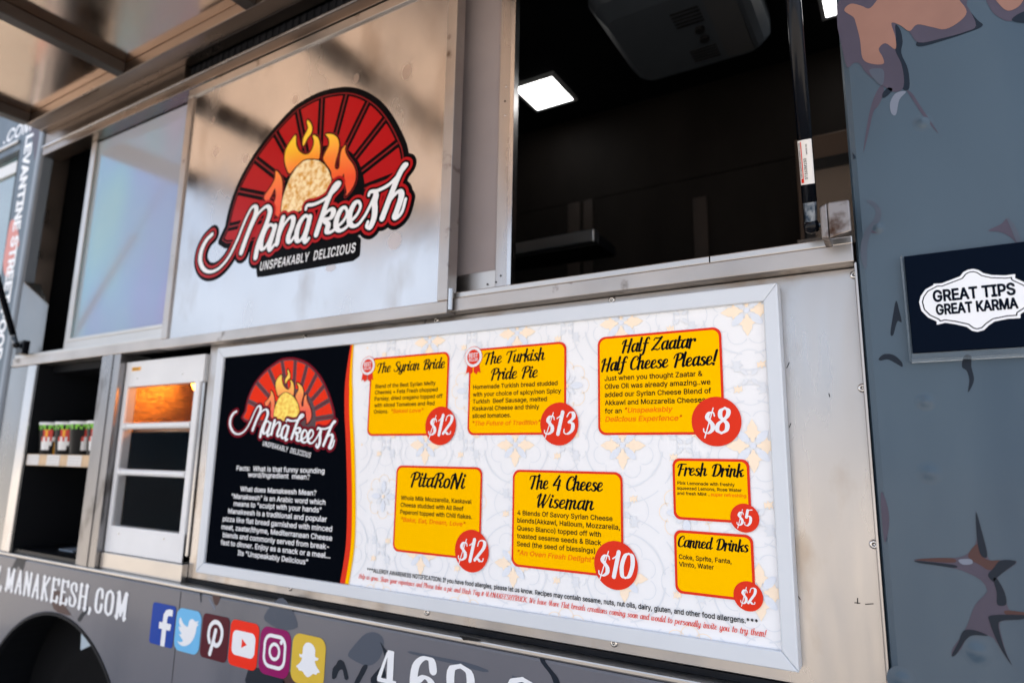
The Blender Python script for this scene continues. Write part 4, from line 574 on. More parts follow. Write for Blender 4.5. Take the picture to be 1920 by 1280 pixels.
# gas struts
for sgn, xb, zb, xt in ((-1, -2.985, 1.765, -2.985), (1, -.120, 1.748, -.095)):
    p0 = Vector((xb, -.040, zb)); p1 = Vector((xt, -.40, 2.685)); d = (p1 - p0).normalized()
    s = MB().tube(p0 + d * .040, p0 + d * .62, .0115, GASB, 20).build('gas_strut', truck, smooth=False)
    for p in s.data.polygons: p.use_smooth = len(p.vertices) == 4
    MB().tube(p0 + d * .62, p1, .0055, mat('strut_rod', (.5, .5, .52), .15, 1), 14).build('rod', s)
    MB().tube(p0 + d * .006, p0 + d * .042, .0095, GASW, 16, .0105).build('end_fitting', s)
    MB().lathe([(.002, -.012), (.009, -.010), (.0125, -.004), (.0125, .004), (.009, .010), (.002, .012)], p0, (1, 0, .15), GASB, 18).build('ball_socket', s, smooth=True)
    if sgn > 0:
        MB().tube(p0 + Vector((.010, 0, 0)), p0 + Vector((.026, .004, 0)), .004, GASW).build('ball_stud', s)
        bk = MB(); x0, x1 = p0.x + .015, -.060
        bk.hexa([(x0 + .012, -.058, zb - .031), (x1, -.058, zb - .024), (x1, -.050, zb - .024), (x0 + .012, -.050, zb - .031), (x0 + .012, -.058, zb + .031), (x1, -.058, zb + .030), (x1, -.050, zb + .030), (x0 + .012, -.050, zb + .031)], RUSTY)
        bk.hexa([(x0, -.056, zb - .027), (x0 + .0118, -.058, zb - .031), (x0 + .0118, .0, zb - .031), (x0, .0, zb - .027), (x0, -.056, zb + .027), (x0 + .0118, -.058, zb + .031), (x0 + .0118, .0, zb + .031), (x0, .0, zb + .027)], RUSTY)
        bk.build('strut_bracket', truck, bevel=.003)
        # printed label wrapped on the cylinder
        lb = MB(); u = Vector((1, 0, 0)); u = (u - d * u.dot(d)).normalized(); q = d.cross(u)
        if q.y > 0: q = -q
        def on_cyl(t, ang, r): return p0 + d * t + (u * math.sin(ang) + q * math.cos(ang)) * r
        def strip(t0, t1, a0, a1, r, m, n=10):
            vs = [on_cyl(t, a0 + (a1 - a0) * i / n, r) for t in (t0, t1) for i in range(n + 1)]
            lb.add(vs, [(i, i + 1, i + n + 2, i + n + 1) for i in range(n)], m)
        strip(.070, .142, -1.1, 1.1, .0118, PAPER); strip(.073, .139, -.55, -.42, .0120, RED, 2); strip(.073, .080, -.85, -.55, .0120, RED, 2)
        for body, ang, cap, t0, wd in (('LIFT SUPPORTS DEPOT.COM', -.64, .0030, .082, .056), ('ST360M150', .10, .0042, .078, .034), ('MADE IN', .30, .0022, .118, .016)):
            (vs, fs), _ = text(body, 0, 0, cap, 0, width=wd, bold=.02)
            lb.add([on_cyl(t0 + v[0], ang - v[2] / .0118, .0121) for v in vs], fs, INK)
        lb.build('strut_sticker', s)
    else:
        bk = MB().box(xb - .03, xb + .028, -.028, -.003, zb - .035, zb + .02, GASB); bk.tube(p0, p0 + Vector((0, .02, 0)), .008, GASW); bk.build('strut_bracket', truck, bevel=.003)

# ------------------------------------------------------------------ the flame logo (traced once in sign units, laid on two surfaces)
LZ = lambda a, b_: on(360 + a / 3.2, 150 + b_ / 3.2, -.02)
WORD = [
 [(120, 925), (85, 962), (56, 1022), (48, 1085), (70, 1135), (112, 1150), (165, 1125), (220, 1060), (270, 960), (310, 860), (345, 785), (368, 758), (384, 768), (380, 805), (350, 880), (316, 970), (294, 1034)],
 [(300, 1015), (335, 930), (385, 820), (422, 775), (450, 758), (467, 785), (450, 850), (415, 935), (392, 1000), (380, 1062)],
 [(488, 880), (470, 868), (440, 895), (416, 960), (414, 1005), (430, 1012), (455, 975), (482, 910)], [(497, 878), (478, 945), (462, 1000), (470, 1018), (490, 990)],
 [(545, 828), (524, 905), (508, 980)], [(515, 960), (545, 880), (585, 826), (606, 830), (602, 870), (580, 930), (576, 962), (590, 970), (612, 940)],
 [(698, 825), (680, 814), (652, 845), (630, 900), (626, 952), (642, 966), (666, 935), (690, 870)], [(706, 824), (690, 890), (674, 948), (682, 970), (700, 950)],
 [(682, 775), (690, 752), (730, 746), (790, 718), (840, 678), (876, 640), (886, 620), (872, 617), (846, 650), (810, 730), (775, 830), (744, 925)],
 [(758, 885), (790, 812), (830, 776), (848, 790), (832, 825), (797, 842), (816, 868), (808, 905), (828, 913), (862, 890)],
 [(862, 885), (905, 848), (930, 800), (918, 765), (893, 778), (868, 830), (864, 882), (886, 903), (920, 887), (952, 850)],
 [(948, 848), (985, 812), (1010, 760), (998, 730), (974, 742), (948, 795), (944, 852), (966, 876), (1000, 862), (1042, 805)],
 [(1042, 805), (1072, 745), (1098, 688), (1102, 700), (1094, 735), (1096, 775), (1090, 830), (1066, 884), (1046, 878), (1054, 852)],
 [(1060, 690), (1070, 670), (1110, 664), (1180, 628), (1240, 568), (1280, 520), (1288, 506), (1272, 514), (1236, 580), (1196, 680), (1160, 775), (1140, 828)],
 [(1150, 795), (1190, 718), (1235, 670), (1255, 680), (1250, 720), (1226, 790), (1216, 818), (1230, 824), (1260, 788), (1280, 715)]]
FLAMES = [
 [(620, 330), (590, 365), (560, 420), (553, 480), (565, 530), (583, 560), (620, 520), (660, 490), (715, 470), (755, 475), (765, 440), (765, 390), (755, 350), (735, 332), (722, 335), (730, 370), (720, 410), (700, 440), (670, 445), (640, 425), (622, 385)],
 [(690, 240), (688, 260), (695, 285), (680, 320), (665, 350), (662, 385), (668, 392), (690, 350), (712, 320), (718, 290), (710, 260)],
 [(800, 325), (818, 350), (820, 390), (800, 430), (785, 470), (800, 500), (830, 545), (838, 590), (860, 590), (890, 600), (908, 560), (912, 610), (925, 670), (918, 695), (950, 660), (975, 610), (980, 560), (965, 510), (930, 460), (915, 420), (920, 390), (895, 420), (885, 470), (882, 520), (868, 535), (855, 525), (858, 490), (875, 430), (880, 380), (868, 345), (840, 325)],
 [(500, 545), (495, 590), (470, 640), (430, 700), (450, 730), (475, 690), (495, 650), (500, 700), (490, 740), (495, 800), (515, 820), (530, 790), (535, 740), (540, 640), (535, 590), (520, 560)]]
BREAD = [(720, 478), (660, 490), (600, 560), (565, 640), (540, 720), (537, 810), (600, 800), (680, 770), (720, 740), (800, 680), (830, 620), (830, 580), (810, 530), (770, 490)]
PLATE = [(385, 1060), (395, 1165), (430, 1162), (960, 1067), (990, 1045), (995, 960), (900, 900), (600, 960)]
DOME = [(200, 985), (208, 880), (240, 740), (290, 610), (350, 500), (410, 410), (480, 320), (600, 190), (680, 135), (760, 95), (850, 72), (930, 66), (1010, 84), (1090, 130), (1150, 190), (1200, 265), (1240, 345), (1270, 430), (1265, 560), (1150, 700), (700, 900)]

def flame_mat(name, zlo, zhi, cols):
    m = bpy.data.materials.new(name); m.use_nodes = True; t = m.node_tree; p = t.nodes['Principled BSDF']; p.inputs['Roughness'].default_value = .38; p.inputs['Coat Weight'].default_value = .3
    tc = t.nodes.new('ShaderNodeTexCoord'); sp = t.nodes.new('ShaderNodeSeparateXYZ'); r = t.nodes.new('ShaderNodeMapRange'); cr = t.nodes.new('ShaderNodeValToRGB')
    r.inputs['From Min'].default_value = zlo; r.inputs['From Max'].default_value = zhi
    t.links.new(tc.outputs['Object'], sp.inputs[0]); t.links.new(sp.outputs[2], r.inputs[0]); t.links.new(r.outputs[0], cr.inputs[0]); t.links.new(cr.outputs[0], p.inputs['Base Color'])
    cr.color_ramp.elements[0].color = cols[0]; cr.color_ramp.elements[1].color = cols[2]; e_ = cr.color_ramp.elements.new(.5); e_.color = cols[1]; return m
def bread_mat(name, c0, c1, scale):
    m = bpy.data.materials.new(name); m.use_nodes = True; t = m.node_tree; p = t.nodes['Principled BSDF']; p.inputs['Roughness'].default_value = .4
    tc = t.nodes.new('ShaderNodeTexCoord'); n = t.nodes.new('ShaderNodeTexNoise'); n.inputs['Scale'].default_value = scale; n.inputs['Detail'].default_value = 6
    cr = t.nodes.new('ShaderNodeValToRGB'); t.links.new(tc.outputs['Object'], n.inputs[0]); t.links.new(n.outputs[0], cr.inputs[0]); t.links.new(cr.outputs[0], p.inputs['Base Color'])
    cr.color_ramp.elements[0].position = .36; cr.color_ramp.elements[0].color = c0; cr.color_ramp.elements[1].position = .58; cr.color_ramp.elements[1].color = c1
    k = cr.color_ramp.elements.new(.47); k.color = tuple((a_ + b_) / 2 for a_, b_ in zip(c0, c1)); return m

def logo(T, sc, y, h, big, step):
    """T maps trace pixels to the (x, z) of the surface; sc = metres per metre of the large logo"""
    P = lambda pts, k=5, c=False: smooth_path([T(*p) for p in pts], k, c)
    al = [p for s_ in WORD for p in P(s_)] + P(DOME, 3, True) + P(PLATE, 3, True)
    mg = .05 * sc; x0, x1 = min(p[0] for p in al) - mg, max(p[0] for p in al) + mg; z0, z1 = min(p[1] for p in al) - mg, max(p[1] for p in al) + mg
    new = lambda: Field(x0, x1, z0, z1, h)
    W = new()
    for s_ in WORD: W.stroke(P(s_), pen_down(sc, .0096, .0048), mg=.06 * sc)
    D = new().poly(P(DOME, 3, True)); PL = new().poly([T(*p) for p in PLATE])
    out = MB(); y_ = y
    if big:
        out.raw(W.mesh(y_, F=np.minimum(np.minimum(W.F - .0245 * sc, D.F - .013 * sc), PL.F - .008 * sc)), LBLK); y_ -= step
    red, deep, ln = (LRED, LRED2, LBLK) if big else (BRED, BMAR, BMAR)
    dome = np.minimum(D.F, 1e3)
    out.raw(W.mesh(y_, F=dome + (.004 if big else -.004) * sc), deep if not big else LRED2); y_ -= step
    out.raw(W.mesh(y_, F=dome + .0075 * sc), LBLK if big else mat('board_logo_dark', lin(60, 12, 22), .42)); y_ -= step
    # oven bricks: wedges round the dome's middle
    c0 = T(745, 760); ang = np.arctan2(W.Z - c0[1], W.X - c0[0]); rad = np.hypot(W.X - c0[0], W.Z - c0[1])
    nb = 12; a0, a1 = math.radians(-12), math.radians(196); stepa = (a1 - a0) / nb; fr = np.abs(((ang - a0) % (2 * math.pi)) / stepa % 1 - .5) * stepa * rad
    half = stepa * rad / 2; gap = fr - (half - .0135 * sc); inner = (.178 * sc) - rad
    brick = np.maximum(np.maximum(dome + .0135 * sc, gap), inner)
    grout = np.maximum(np.maximum(dome + .009 * sc, (half - .0026 * sc) - fr), inner - .002 * sc)
    out.raw(W.mesh(y_, F=brick), red); out.raw(W.mesh(y_ - step * .5, F=grout), deep); y_ -= step
    fm = flame_mat('flame_print', T(745, 640)[1], T(745, 330)[1], (lin(238, 70, 10), lin(250, 130, 20), lin(255, 205, 30)))
    FL = new()
    for f_ in FLAMES: FL.poly(P(f_, 4, True))
    out.raw(FL.mesh(y_, level=.0065 * sc), deep); y_ -= step; out.raw(FL.mesh(y_, level=.0040 * sc), LBLK); y_ -= step; out.raw(FL.mesh(y_), fm); y_ -= step
    BR = new().poly(P(BREAD, 4, True)); out.raw(BR.mesh(y_, level=.0035 * sc), LBLK); y_ -= step
    out.raw(BR.mesh(y_), bread_mat('bread_print', lin(214, 150, 40) if big else lin(238, 180, 20), lin(250, 228, 180) if big else lin(255, 228, 90), 60 / sc if big else 45 / sc)); y_ -= step
    out.raw(W.mesh(y_, level=.0140 * sc), red if big else BMAR); y_ -= step
    out.raw(W.mesh(y_, level=.0065 * sc if big else .0035 * sc), LBLK); y_ -= step
    out.raw(W.mesh(y_), WHITE); y_ -= step
    # tag line, following the slope of the plate
    (xa, za), (xb, zb) = T(404, 1143), T(976, 1032); L = math.hypot(xb - xa, zb - za); ux, uz = (xb - xa) / L, (zb - za) / L
    (vs, fs), _ = text('UNSPEAKABLY  DELICIOUS', 0, 0, .0255 * sc, y_, width=L, bold=.03, shear=.12, space=1.1)
    out.add([(xa + ux * v[0] - uz * v[2], v[1], za + uz * v[0] + ux * v[2]) for v in vs], fs, WHITE)
    return out

# ------------------------------------------------------------------ sliding door with the logo
def on2(x, z, y): k = (CAM_D + y) / CAM_D; return x * k, CAM_Z + (z - CAM_Z) * k
dx0, dz0 = on2(-2.066, 1.688, -.022); dx1, dz1 = on2(-.911, 2.60, -.022)
door = MB().box(dx0 + .002, dx1 - .002, -.017, .010, dz0 + .002, dz1, BRIGHT).build('sliding_door', truck)
b = MB()
for bx in ((dx0, dx0 + .030, dz0 + .0305, dz1 - .0305), (dx1 - .030, dx1, dz0 + .0305, dz1 - .0305), (dx0, dx1, dz0, dz0 + .030), (dx0, dx1, dz1 - .030, dz1)):
    b.box(bx[0], bx[1], -.024, .012, bx[2], bx[3], DIRTY)
b.build('door_frame', door, bevel=.002)
logo(LZ, 1.0, -.0174, .0014, True, .00018).build('logo_sticker', door, label='round black and red flame oven logo with white script')
b = MB()
for X, Y, rx, rz in ((668, 147, 7, 11), (763, 135, 10, 17), (553, 187, 8, 11), (740, 452, 14, 17), (400, 225, 6, 9), (405, 285, 9, 11), (460, 298, 8, 10), (620, 502, 12, 8)):
    x, z = on(X, Y, -.017); b.flat([(x + px, z + pz) for px, pz in circle(0, 0, rx * .0016, 20, rz * .0013)], -.0172, mat('water_mark', (.50, .46, .45), .30, 1))
    if rx in (7, 10): b.flat([(x + .008, z + rz * .0010), (x + .020, z + rz * .0013 + .006), (x + .012, z + rz * .0013)], -.0172, MATS['water_mark'])
b.build('drip_stains', door)
b = MB(); b.lathe([(.006, 0), (.006, .05)], (dx1 + .004, -.016, dz0 + .008), (0, 0, 1), BRIGHT, 12); b.build('door_roller', door)
# left sliding panel under an iridescent film
fx0, fx1 = -2.775, -1.98
film = MB().box(fx0 + .03, fx1, .046, .050, 1.785, 2.595, FILM).build('sliding_panel', truck, label='pale iridescent sliding panel beside the dark gap')
b = MB()
for bx in ((fx0, fx0 + .012, 1.738, 2.60), (fx0 + .0125, fx0 + .036, 1.7705, 2.60), (fx0 + .0125, fx1, 1.738, 1.770), (fx0 + .0365, fx1, 1.7705, 1.784)):
    b.box(bx[0], bx[1], .034 if bx[1] - bx[0] != .024 else .040, .056, bx[2], bx[3], STEEL)
b.build('panel_frame', film, bevel=.002)
# fine screen right of the door
sx0, sx1 = -1.06, -.7605
scr = MB().box(sx0, sx1 - .045, .046, .048, 1.79, 2.60, MESHM).build('screen_panel', truck, label='narrow fine mesh screen right of the logo door')
b = MB(); b.box(sx1 - .0445, sx1 - .0125, .040, .054, 1.738, 2.60, STEELV); b.box(sx1 - .012, sx1, .036, .058, 1.736, 2.60, BRIGHT); b.box(sx0, sx1 - .045, .041, .054, 1.738, 1.789, STEEL)
for X, Y in ((947, 217), (947, 190), (949, 163), (939, 517), (930, 529), (914, 533)):
    x, z = on(X, Y, .04); b.lathe([(.0028, 0), (.0020, .0014), (.0001, .0014)], (x, .0398, z), (0, -1, 0), RIV if Y in (163, 217) else BLACK, 10)
b.build('screen_frame', scr, bevel=.0015)

# ------------------------------------------------------------------ cab side, left of the post
b = MB(); b.slab([(-3.344, 2.92), (-3.155, 2.92), (-3.155, .986), (-3.28, .986)], -.004, .03, WRAPR); b.slab([(-5.6, 2.69), (-3.337, 2.69), (-3.346, 2.92), (-5.6, 2.92)], -.004, .03, WRAPR)
b.slab([(-5.6, .986), (-3.285, .986), (-3.31, 1.55), (-5.6, 1.55)], -.003, .03, WRAP); cab = b.build('cab_pillar', truck, bevel=.003)
b = MB(); b.slab([(-5.6, 2.725), (-3.352, 2.725), (-3.350, 2.74), (-5.6, 2.74)], -.014, -.0045, STEEL); b.build('drip_rail', cab, bevel=.002)
CABG = mat('cab_glass', (.03, .10, .12), .06, coat=1.0, noise=(1.2, .4, (1, 1, 1)))
b = MB(); b.slab([(-5.0, 1.552), (-3.29, 1.552), (-3.336, 2.688), (-5.0, 2.688)], .022, .028, CABG); b.build('cab_window', cab)
b = MB(); b.slab([(-3.332, 2.686), (-3.352, 2.686), (-3.305, 1.553), (-3.285, 1.553)], -.002, .0215, DARKEDGE); b.build('window_seal', cab)
b = MB(); b.slab([(-5.0, 2.60), (-3.333, 2.60), (-3.327, 2.655), (-5.0, 2.655)], .012, .0215, mat('glass_reflection_pale', (.62, .64, .66), .5)); b.build('glass_reflection_strip', cab)  # pale strip painted in for a white reflection at the cab window
d_, _ = text('.COM', -3.262, 2.762, .060, -.0046, width=.265, bold=.03, shear=.25, align='r'); MB().raw(d_, WHITE).build('lettering', cab, label='white web address lettering')
# vertical letters, turned a quarter, running down the pillar
vs, fs = bold_text('LEVANTINE STREET FOOD', 0, 0, .066, 0, 1.02, .0025)
b = MB(); top, bot = 2.742, .99
for v in vs: pass
b.add([(-3.292 + .035 * v[0] + v[2], -.0046, top - v[0]) for v in vs], fs, WHITE); b.build('lettering', cab, label='white slogan lettering running down the pillar')
b = MB()
b.flat(smooth_path([on(*q) for q in ((60, 232), (72, 236), (76, 262), (72, 292), (66, 300), (64, 268), (56, 245))], 4, True), -.0043, WRAPV)
b.flat(smooth_path([on(*q) for q in ((22, 415), (33, 420), (38, 455), (33, 470), (17, 520), (8, 500), (14, 455))], 4, True), -.0043, mat('graphic_orange', lin(196, 96, 70), .4, coat=.4))
b.flat(smooth_path([on(*q) for q in ((46, 470), (49, 490), (40, 530), (30, 545), (33, 520), (44, 498))], 4, True), -.0043, WRAPD); b.build('wrap_graphic', cab)

# ------------------------------------------------------------------ graphics and lettering on the wraps
def deco(mb, m, pts, y, k=4): mb.flat(smooth_path([on(*p, y) for p in pts], k, True) if k > 1 else [on(*p, y) for p in pts], y, m)
Zr = lambda ox, oy: (lambda *ps: [(ox + a_ / 4, oy + b_ / 4) for a_, b_ in ps])
q1, q2, q3, q4 = Zr(1440, 0), Zr(1440, 320), Zr(1440, 640), Zr(1440, 960)
b = MB(); Y0 = -.0045
deco(b, WRAPD, q1((1440, 0), (1500, 70), (1570, 150), (1610, 195), (1500, 245), (1300, 310), (1150, 350), (1110, 330), (1180, 260), (1340, 200), (1400, -40)), Y0)
deco(b, WRAPD, q1((925, 175), (985, 210), (1010, 310), (1000, 400), (1050, 520), (1060, 660), (1010, 670), (960, 560), (930, 420), (960, 330)), Y0)
deco(b, WRAPD, q1((590, 462), (630, 462), (600, 490), (590, 495)), Y0, 1)
deco(b, WRAPV, q1((568, -60), (1420, -60), (1490, 40), (1560, 190), (1480, 240), (1300, 290), (1130, 320), (1060, 240), (1000, 190), (955, 190), (960, 280), (955, 380), (1000, 480), (1020, 600), (1005, 672), (940, 690), (870, 650), (800, 600), (730, 540), (690, 480), (650, 470), (580, 470)), Y0 - .0003)
deco(b, WRAPP, q1((572, 80), (620, 30), (700, 45), (760, 65), (820, 0), (860, -60), (1360, -60), (1440, 10), (1490, 90), (1440, 160), (1330, 220), (1230, 205), (1120, 185), (1060, 235), (990, 190), (925, 175), (955, 280), (955, 370), (880, 325), (830, 370), (860, 430), (865, 480), (780, 480), (710, 440), (690, 300), (660, 180), (640, 130)), Y0 - .0006)
deco(b, WRAPM, q1((760, 525), (860, 520), (870, 600), (850, 640), (800, 600)), Y0 - .0006)
deco(b, WRAPV, q1((850, 640), (870, 690), (830, 790), (790, 840), (760, 970), (715, 1145), (740, 960), (765, 830), (800, 720)), Y0)
deco(b, WRAPD, q1((860, 700), (900, 660), (935, 670), (900, 715), (862, 735)), Y0 - .0003)
deco(b, WRAPV, q1((1040, 680), (1080, 700), (1140, 790), (1200, 880), (1278, 1000), (1230, 950), (1150, 850), (1080, 740)), Y0)
deco(b, WRAPL, q1((980, 690), (1035, 690), (985, 750), (960, 860), (925, 850), (915, 780), (940, 720)), Y0)
deco(b, WRAPD, q1((632, 1140), (658, 1180), (640, 1195)), Y0, 1)
deco(b, WRAPV, q1((1650, -40), (1960, -40), (1960, 90), (1820, 160), (1730, 130), (1670, 70)), Y0); deco(b, WRAPP, q1((1700, -40), (1910, -40), (1890, 40), (1810, 82), (1750, 50)), Y0 - .0004); deco(b, WRAPD, q1((1830, 155), (1880, 105), (1960, 85), (1960, 170)), Y0 - .0004)
deco(b, WRAPM, q2((735, 222), (800, 235), (848, 300), (840, 370), (780, 450), (745, 560), (738, 730), (705, 690), (695, 560), (735, 440), (790, 370), (805, 290)), Y0)
deco(b, WRAPV, q2((775, 455), (850, 415), (840, 455), (800, 470)), Y0 - .0003); deco(b, WRAPV, q2((1650, 450), (1750, 400), (1800, 355), (1860, 440), (1900, 540), (1880, 560), (1820, 500), (1740, 460)), Y0); deco(b, WRAPM, q2((1790, 355), (1850, 410), (1900, 530), (1870, 545), (1830, 450)), Y0 - .0003)
deco(b, WRAPD, q2((960, 975), (985, 1050), (1002, 1135), (970, 1130), (940, 1230), (918, 1220), (935, 1100)), Y0)
deco(b, WRAPD, q3((830, 130), (870, 95), (940, 100), (1000, 150), (1008, 190), (960, 165), (900, 135), (845, 143)), Y0)
deco(b, WRAPD, q3((1470, 110), (1522, 110), (1525, 190), (1545, 290), (1500, 382), (1510, 290), (1490, 220), (1455, 190)), Y0)
deco(b, WRAPV, q3((848, 1130), (880, 1180), (906, 1290), (905, 1400), (875, 1505), (852, 1300)), Y0)
STAR = q4((1556, -20), (1600, 130), (1640, 300), (1670, 360), (1780, 355), (1865, 365), (1845, 395), (1780, 440), (1720, 490), (1770, 600), (1795, 700), (1830, 740), (1920, 745), (2000, 780), (1900, 800), (1760, 812), (1735, 850), (1760, 960), (1790, 1060), (1830, 1145), (1760, 1050), (1690, 940), (1600, 915), (1500, 930), (1450, 1020), (1400, 1070), (1375, 1072), (1390, 1010), (1450, 930), (1500, 830), (1540, 720), (1580, 660), (1645, 590), (1600, 510), (1500, 455), (1400, 420), (1250, 395), (1120, 375), (1100, 352), (1250, 340), (1400, 340), (1480, 320), (1550, 250), (1575, 130))
deco(b, WRAPV, STAR, Y0, 2)
deco(b, WRAPB, q4((1570, 235), (1600, 320), (1665, 360), (1740, 360), (1700, 420), (1650, 430), (1600, 400), (1500, 330)), Y0 - .0003); deco(b, WRAPB, q4((1105, 355), (1250, 343), (1390, 345), (1400, 375), (1250, 370)), Y0 - .0003)
deco(b, WRAPB, q4((1780, 735), (1920, 748), (1960, 770), (1800, 770)), Y0 - .0003)
deco(b, WRAPD, q4((1745, 360), (1862, 368), (1790, 430), (1715, 490), (1690, 520), (1650, 470), (1690, 420)), Y0 - .0006); deco(b, WRAPD, q4((1690, 500), (1720, 500), (1775, 600), (1785, 690), (1720, 690), (1715, 600)), Y0 - .0006)
deco(b, WRAPD, q4((1680, 770), (1960, 772), (1900, 802), (1755, 812), (1730, 860), (1780, 1040), (1828, 1143), (1740, 1010), (1665, 830)), Y0 - .0006)
deco(b, WRAPD, q4((1470, 885), (1560, 885), (1650, 925), (1540, 920), (1480, 960), (1410, 1065), (1378, 1070), (1430, 970)), Y0 - .0006); deco(b, WRAPD, q4((1560, 0), (1600, 130), (1645, 320), (1600, 325), (1570, 220)), Y0 - .0006)
deco(b, WRAPD, q4((1115, 362), (1390, 392), (1400, 415), (1250, 395), (1130, 378)), Y0 - .0006); deco(b, WRAPL, q4((1430, 355), (1520, 350), (1530, 385), (1460, 390)), Y0 - .0006)
b.build('wrap_graphic', right)
for X, Y, r in ((1735, 752, .010), (1743, 886, .012), (1730, 231, .010), (1832, 1222, .013), (1692, 1275, .012), (1646, 428, .008)):
    x, z = on(X, Y, -.004)
    MB().lathe([(r * 1.7, -.0001), (r * 1.4, .0001), (r * 1.1, .0004), (r * .85, .0010), (r * .6, .0020), (r * .35, .0028), (r * .15, .0031), (.0003, .0032)], (x, -.004, z), (0, -1, 0), WRAPR, 28, False).build('rivet_bump', right, smooth=True)
# lower wrap
b = MB(); Y1 = -.0066; l0, l1 = Zr(0, 960), Zr(480, 960)
deco(b, WRAPD, l0((80, 440), (110, 370), (140, 330), (190, 340), (190, 370), (165, 445), (140, 400), (110, 440)), Y1, 2); deco(b, WRAPB, l0((1595, 605), (1655, 612), (1630, 695), (1605, 680)), Y1, 2); deco(b, WRAPL, l0((1560, 640), (1575, 640), (1615, 720), (1610, 735)), Y1, 1)
deco(b, WRAPD, l0((1495, 585), (1510, 590), (1510, 670), (1505, 675)), Y1, 1); deco(b, WRAPB, l0((385, 590), (470, 600), (500, 720), (535, 770), (470, 760), (400, 720)), Y1, 2)
deco(b, WRAPD, l0((580, 800), (620, 740), (650, 700), (660, 735), (625, 780), (600, 820)), Y1, 2); deco(b, WRAPM, l1((60, 780), (120, 690), (200, 640), (280, 750), (310, 860), (200, 880), (90, 830)), Y1, 3)
deco(b, WRAPD, l1((620, 1105), (660, 1120), (695, 1240), (665, 1250), (650, 1180), (620, 1190), (600, 1240), (570, 1245), (575, 1170), (600, 1140)), Y1, 2); deco(b, WRAPD, l1((830, 1140), (835, 1165), (790, 1250), (745, 1330), (735, 1280), (770, 1210), (800, 1150)), Y1, 2)
deco(b, WRAPD, l1((930, 970), (960, 1010), (995, 1070), (960, 1160), (975, 1230), (880, 1290), (860, 1240), (930, 1160), (965, 1080)), Y1, 2); deco(b, WRAPM, l1((750, 980), (820, 910), (900, 900), (960, 960), (930, 1090), (840, 1150), (720, 1100), (690, 1060)), Y1 + .0003, 3)
deco(b, WRAPM, l1((1160, 1040), (1300, 1070), (1560, 1120), (1740, 1180), (1700, 1195), (1500, 1140), (1160, 1060)), Y1, 2); deco(b, WRAPB, l1((205, 1190), (310, 1200), (320, 1330), (200, 1330)), Y1, 1); deco(b, WRAPD, l1((-60, 1180), (60, 1170), (200, 1240), (200, 1330), (-60, 1330)), Y1, 2)
deco(b, WRAPD, [(960 + a_ / 4, 960 + c_ / 4) for a_, c_ in ((205, 1048), (235, 1050), (240, 1100), (290, 1170), (345, 1240), (370, 1330), (330, 1330), (290, 1220), (215, 1120))], Y1, 3)
deco(b, WRAPM, [(960 + a_ / 4, 960 + c_ / 4) for a_, c_ in ((0, 1220), (60, 1240), (200, 1290), (330, 1330), (0, 1330))], Y1 + .0003, 1)
b.build('wrap_graphic', lower)
# serif letters: pen strokes with thick uprights and slab feet
S = {}
def sg(ch, adv, *st): S[ch] = (adv, st)
def ft(x, z, w_=.07): return [(x - w_, z), (x + w_, z)]
sg('M', .56, [(.10, .0), (.10, .83)], [(.11, .82), (.25, .12)], [(.25, .12), (.40, .82)], [(.42, .0), (.42, .83)], ft(.08, .02), ft(.43, .02), ft(.07, .83, .05), ft(.44, .83, .05))
sg('A', .44, [(.06, .0), (.20, .82)], [(.20, .82), (.34, .0)], [(.10, .26), (.30, .26)], ft(.06, .02, .05), ft(.34, .02, .06)); sg('N', .46, [(.08, .0), (.08, .83)], [(.09, .82), (.34, .02)], [(.35, .02), (.35, .83)], ft(.08, .02, .05), ft(.05, .83, .04), ft(.35, .83, .05))
sg('K', .46, [(.10, .0), (.10, .83)], [(.36, .82), (.13, .40)], [(.17, .46), (.36, .0)], ft(.10, .02), ft(.10, .83), ft(.37, .02, .05), ft(.36, .83, .05)); sg('E', .44, [(.10, .0), (.10, .83)], [(.04, .02), (.36, .02)], [(.37, .03), (.38, .16)], [(.04, .83), (.36, .83)], [(.37, .82), (.38, .70)], [(.10, .44), (.28, .44)])
sg('S', .40, [(.32, .62), (.28, .80), (.17, .84), (.07, .72), (.10, .54), (.25, .38), (.33, .22), (.28, .04), (.16, .0), (.07, .08), (.05, .24)]); sg('H', .48, [(.10, .0), (.10, .83)], [(.37, .0), (.37, .83)], [(.10, .43), (.37, .43)], ft(.10, .02), ft(.10, .83), ft(.37, .02), ft(.37, .83))
sg('C', .40, [(.33, .58), (.30, .78), (.20, .84), (.09, .70), (.07, .42), (.09, .14), (.20, .0), (.31, .08), (.34, .26)]); sg('O', .46, [(.22, .84), (.10, .72), (.07, .42), (.10, .12), (.22, .0)], [(.22, .84), (.34, .72), (.37, .42), (.34, .12), (.22, .0)])
sg('W', .66, [(.06, .83), (.18, .02)], [(.18, .02), (.31, .70)], [(.30, .83), (.42, .02)], [(.42, .02), (.56, .83)], ft(.06, .83, .05), ft(.30, .83, .05), ft(.56, .83, .05)); sg('.', .22, [(.09, .03), (.09, .04)], [(.11, .02), (.07, -.09)])
sg('4', .62, ['P', (.27, .85), (.44, .85), (.44, .30), (.53, .30), (.53, .22), (.44, .22), (.44, .05), (.51, .02), (.51, .0), (.20, .0), (.20, .02), (.27, .05), (.27, .22), (.02, .22), (.02, .30), (.262, .845), (.27, .72), (.12, .30), (.27, .30), (.27, .72), (.266, .845)])
sg('6', .62, [(.44, .66), (.40, .82), (.26, .84), (.12, .68), (.08, .38), (.12, .10), (.26, .0)], [(.26, .0), (.42, .10), (.42, .40), (.28, .50), (.13, .36)]); sg('9', .62, [(.26, .84), (.10, .74), (.10, .44), (.24, .34), (.40, .46)], [(.26, .84), (.42, .74), (.45, .46), (.40, .14), (.26, .0), (.10, .04), (.08, .18)]); sg(' ', .5)
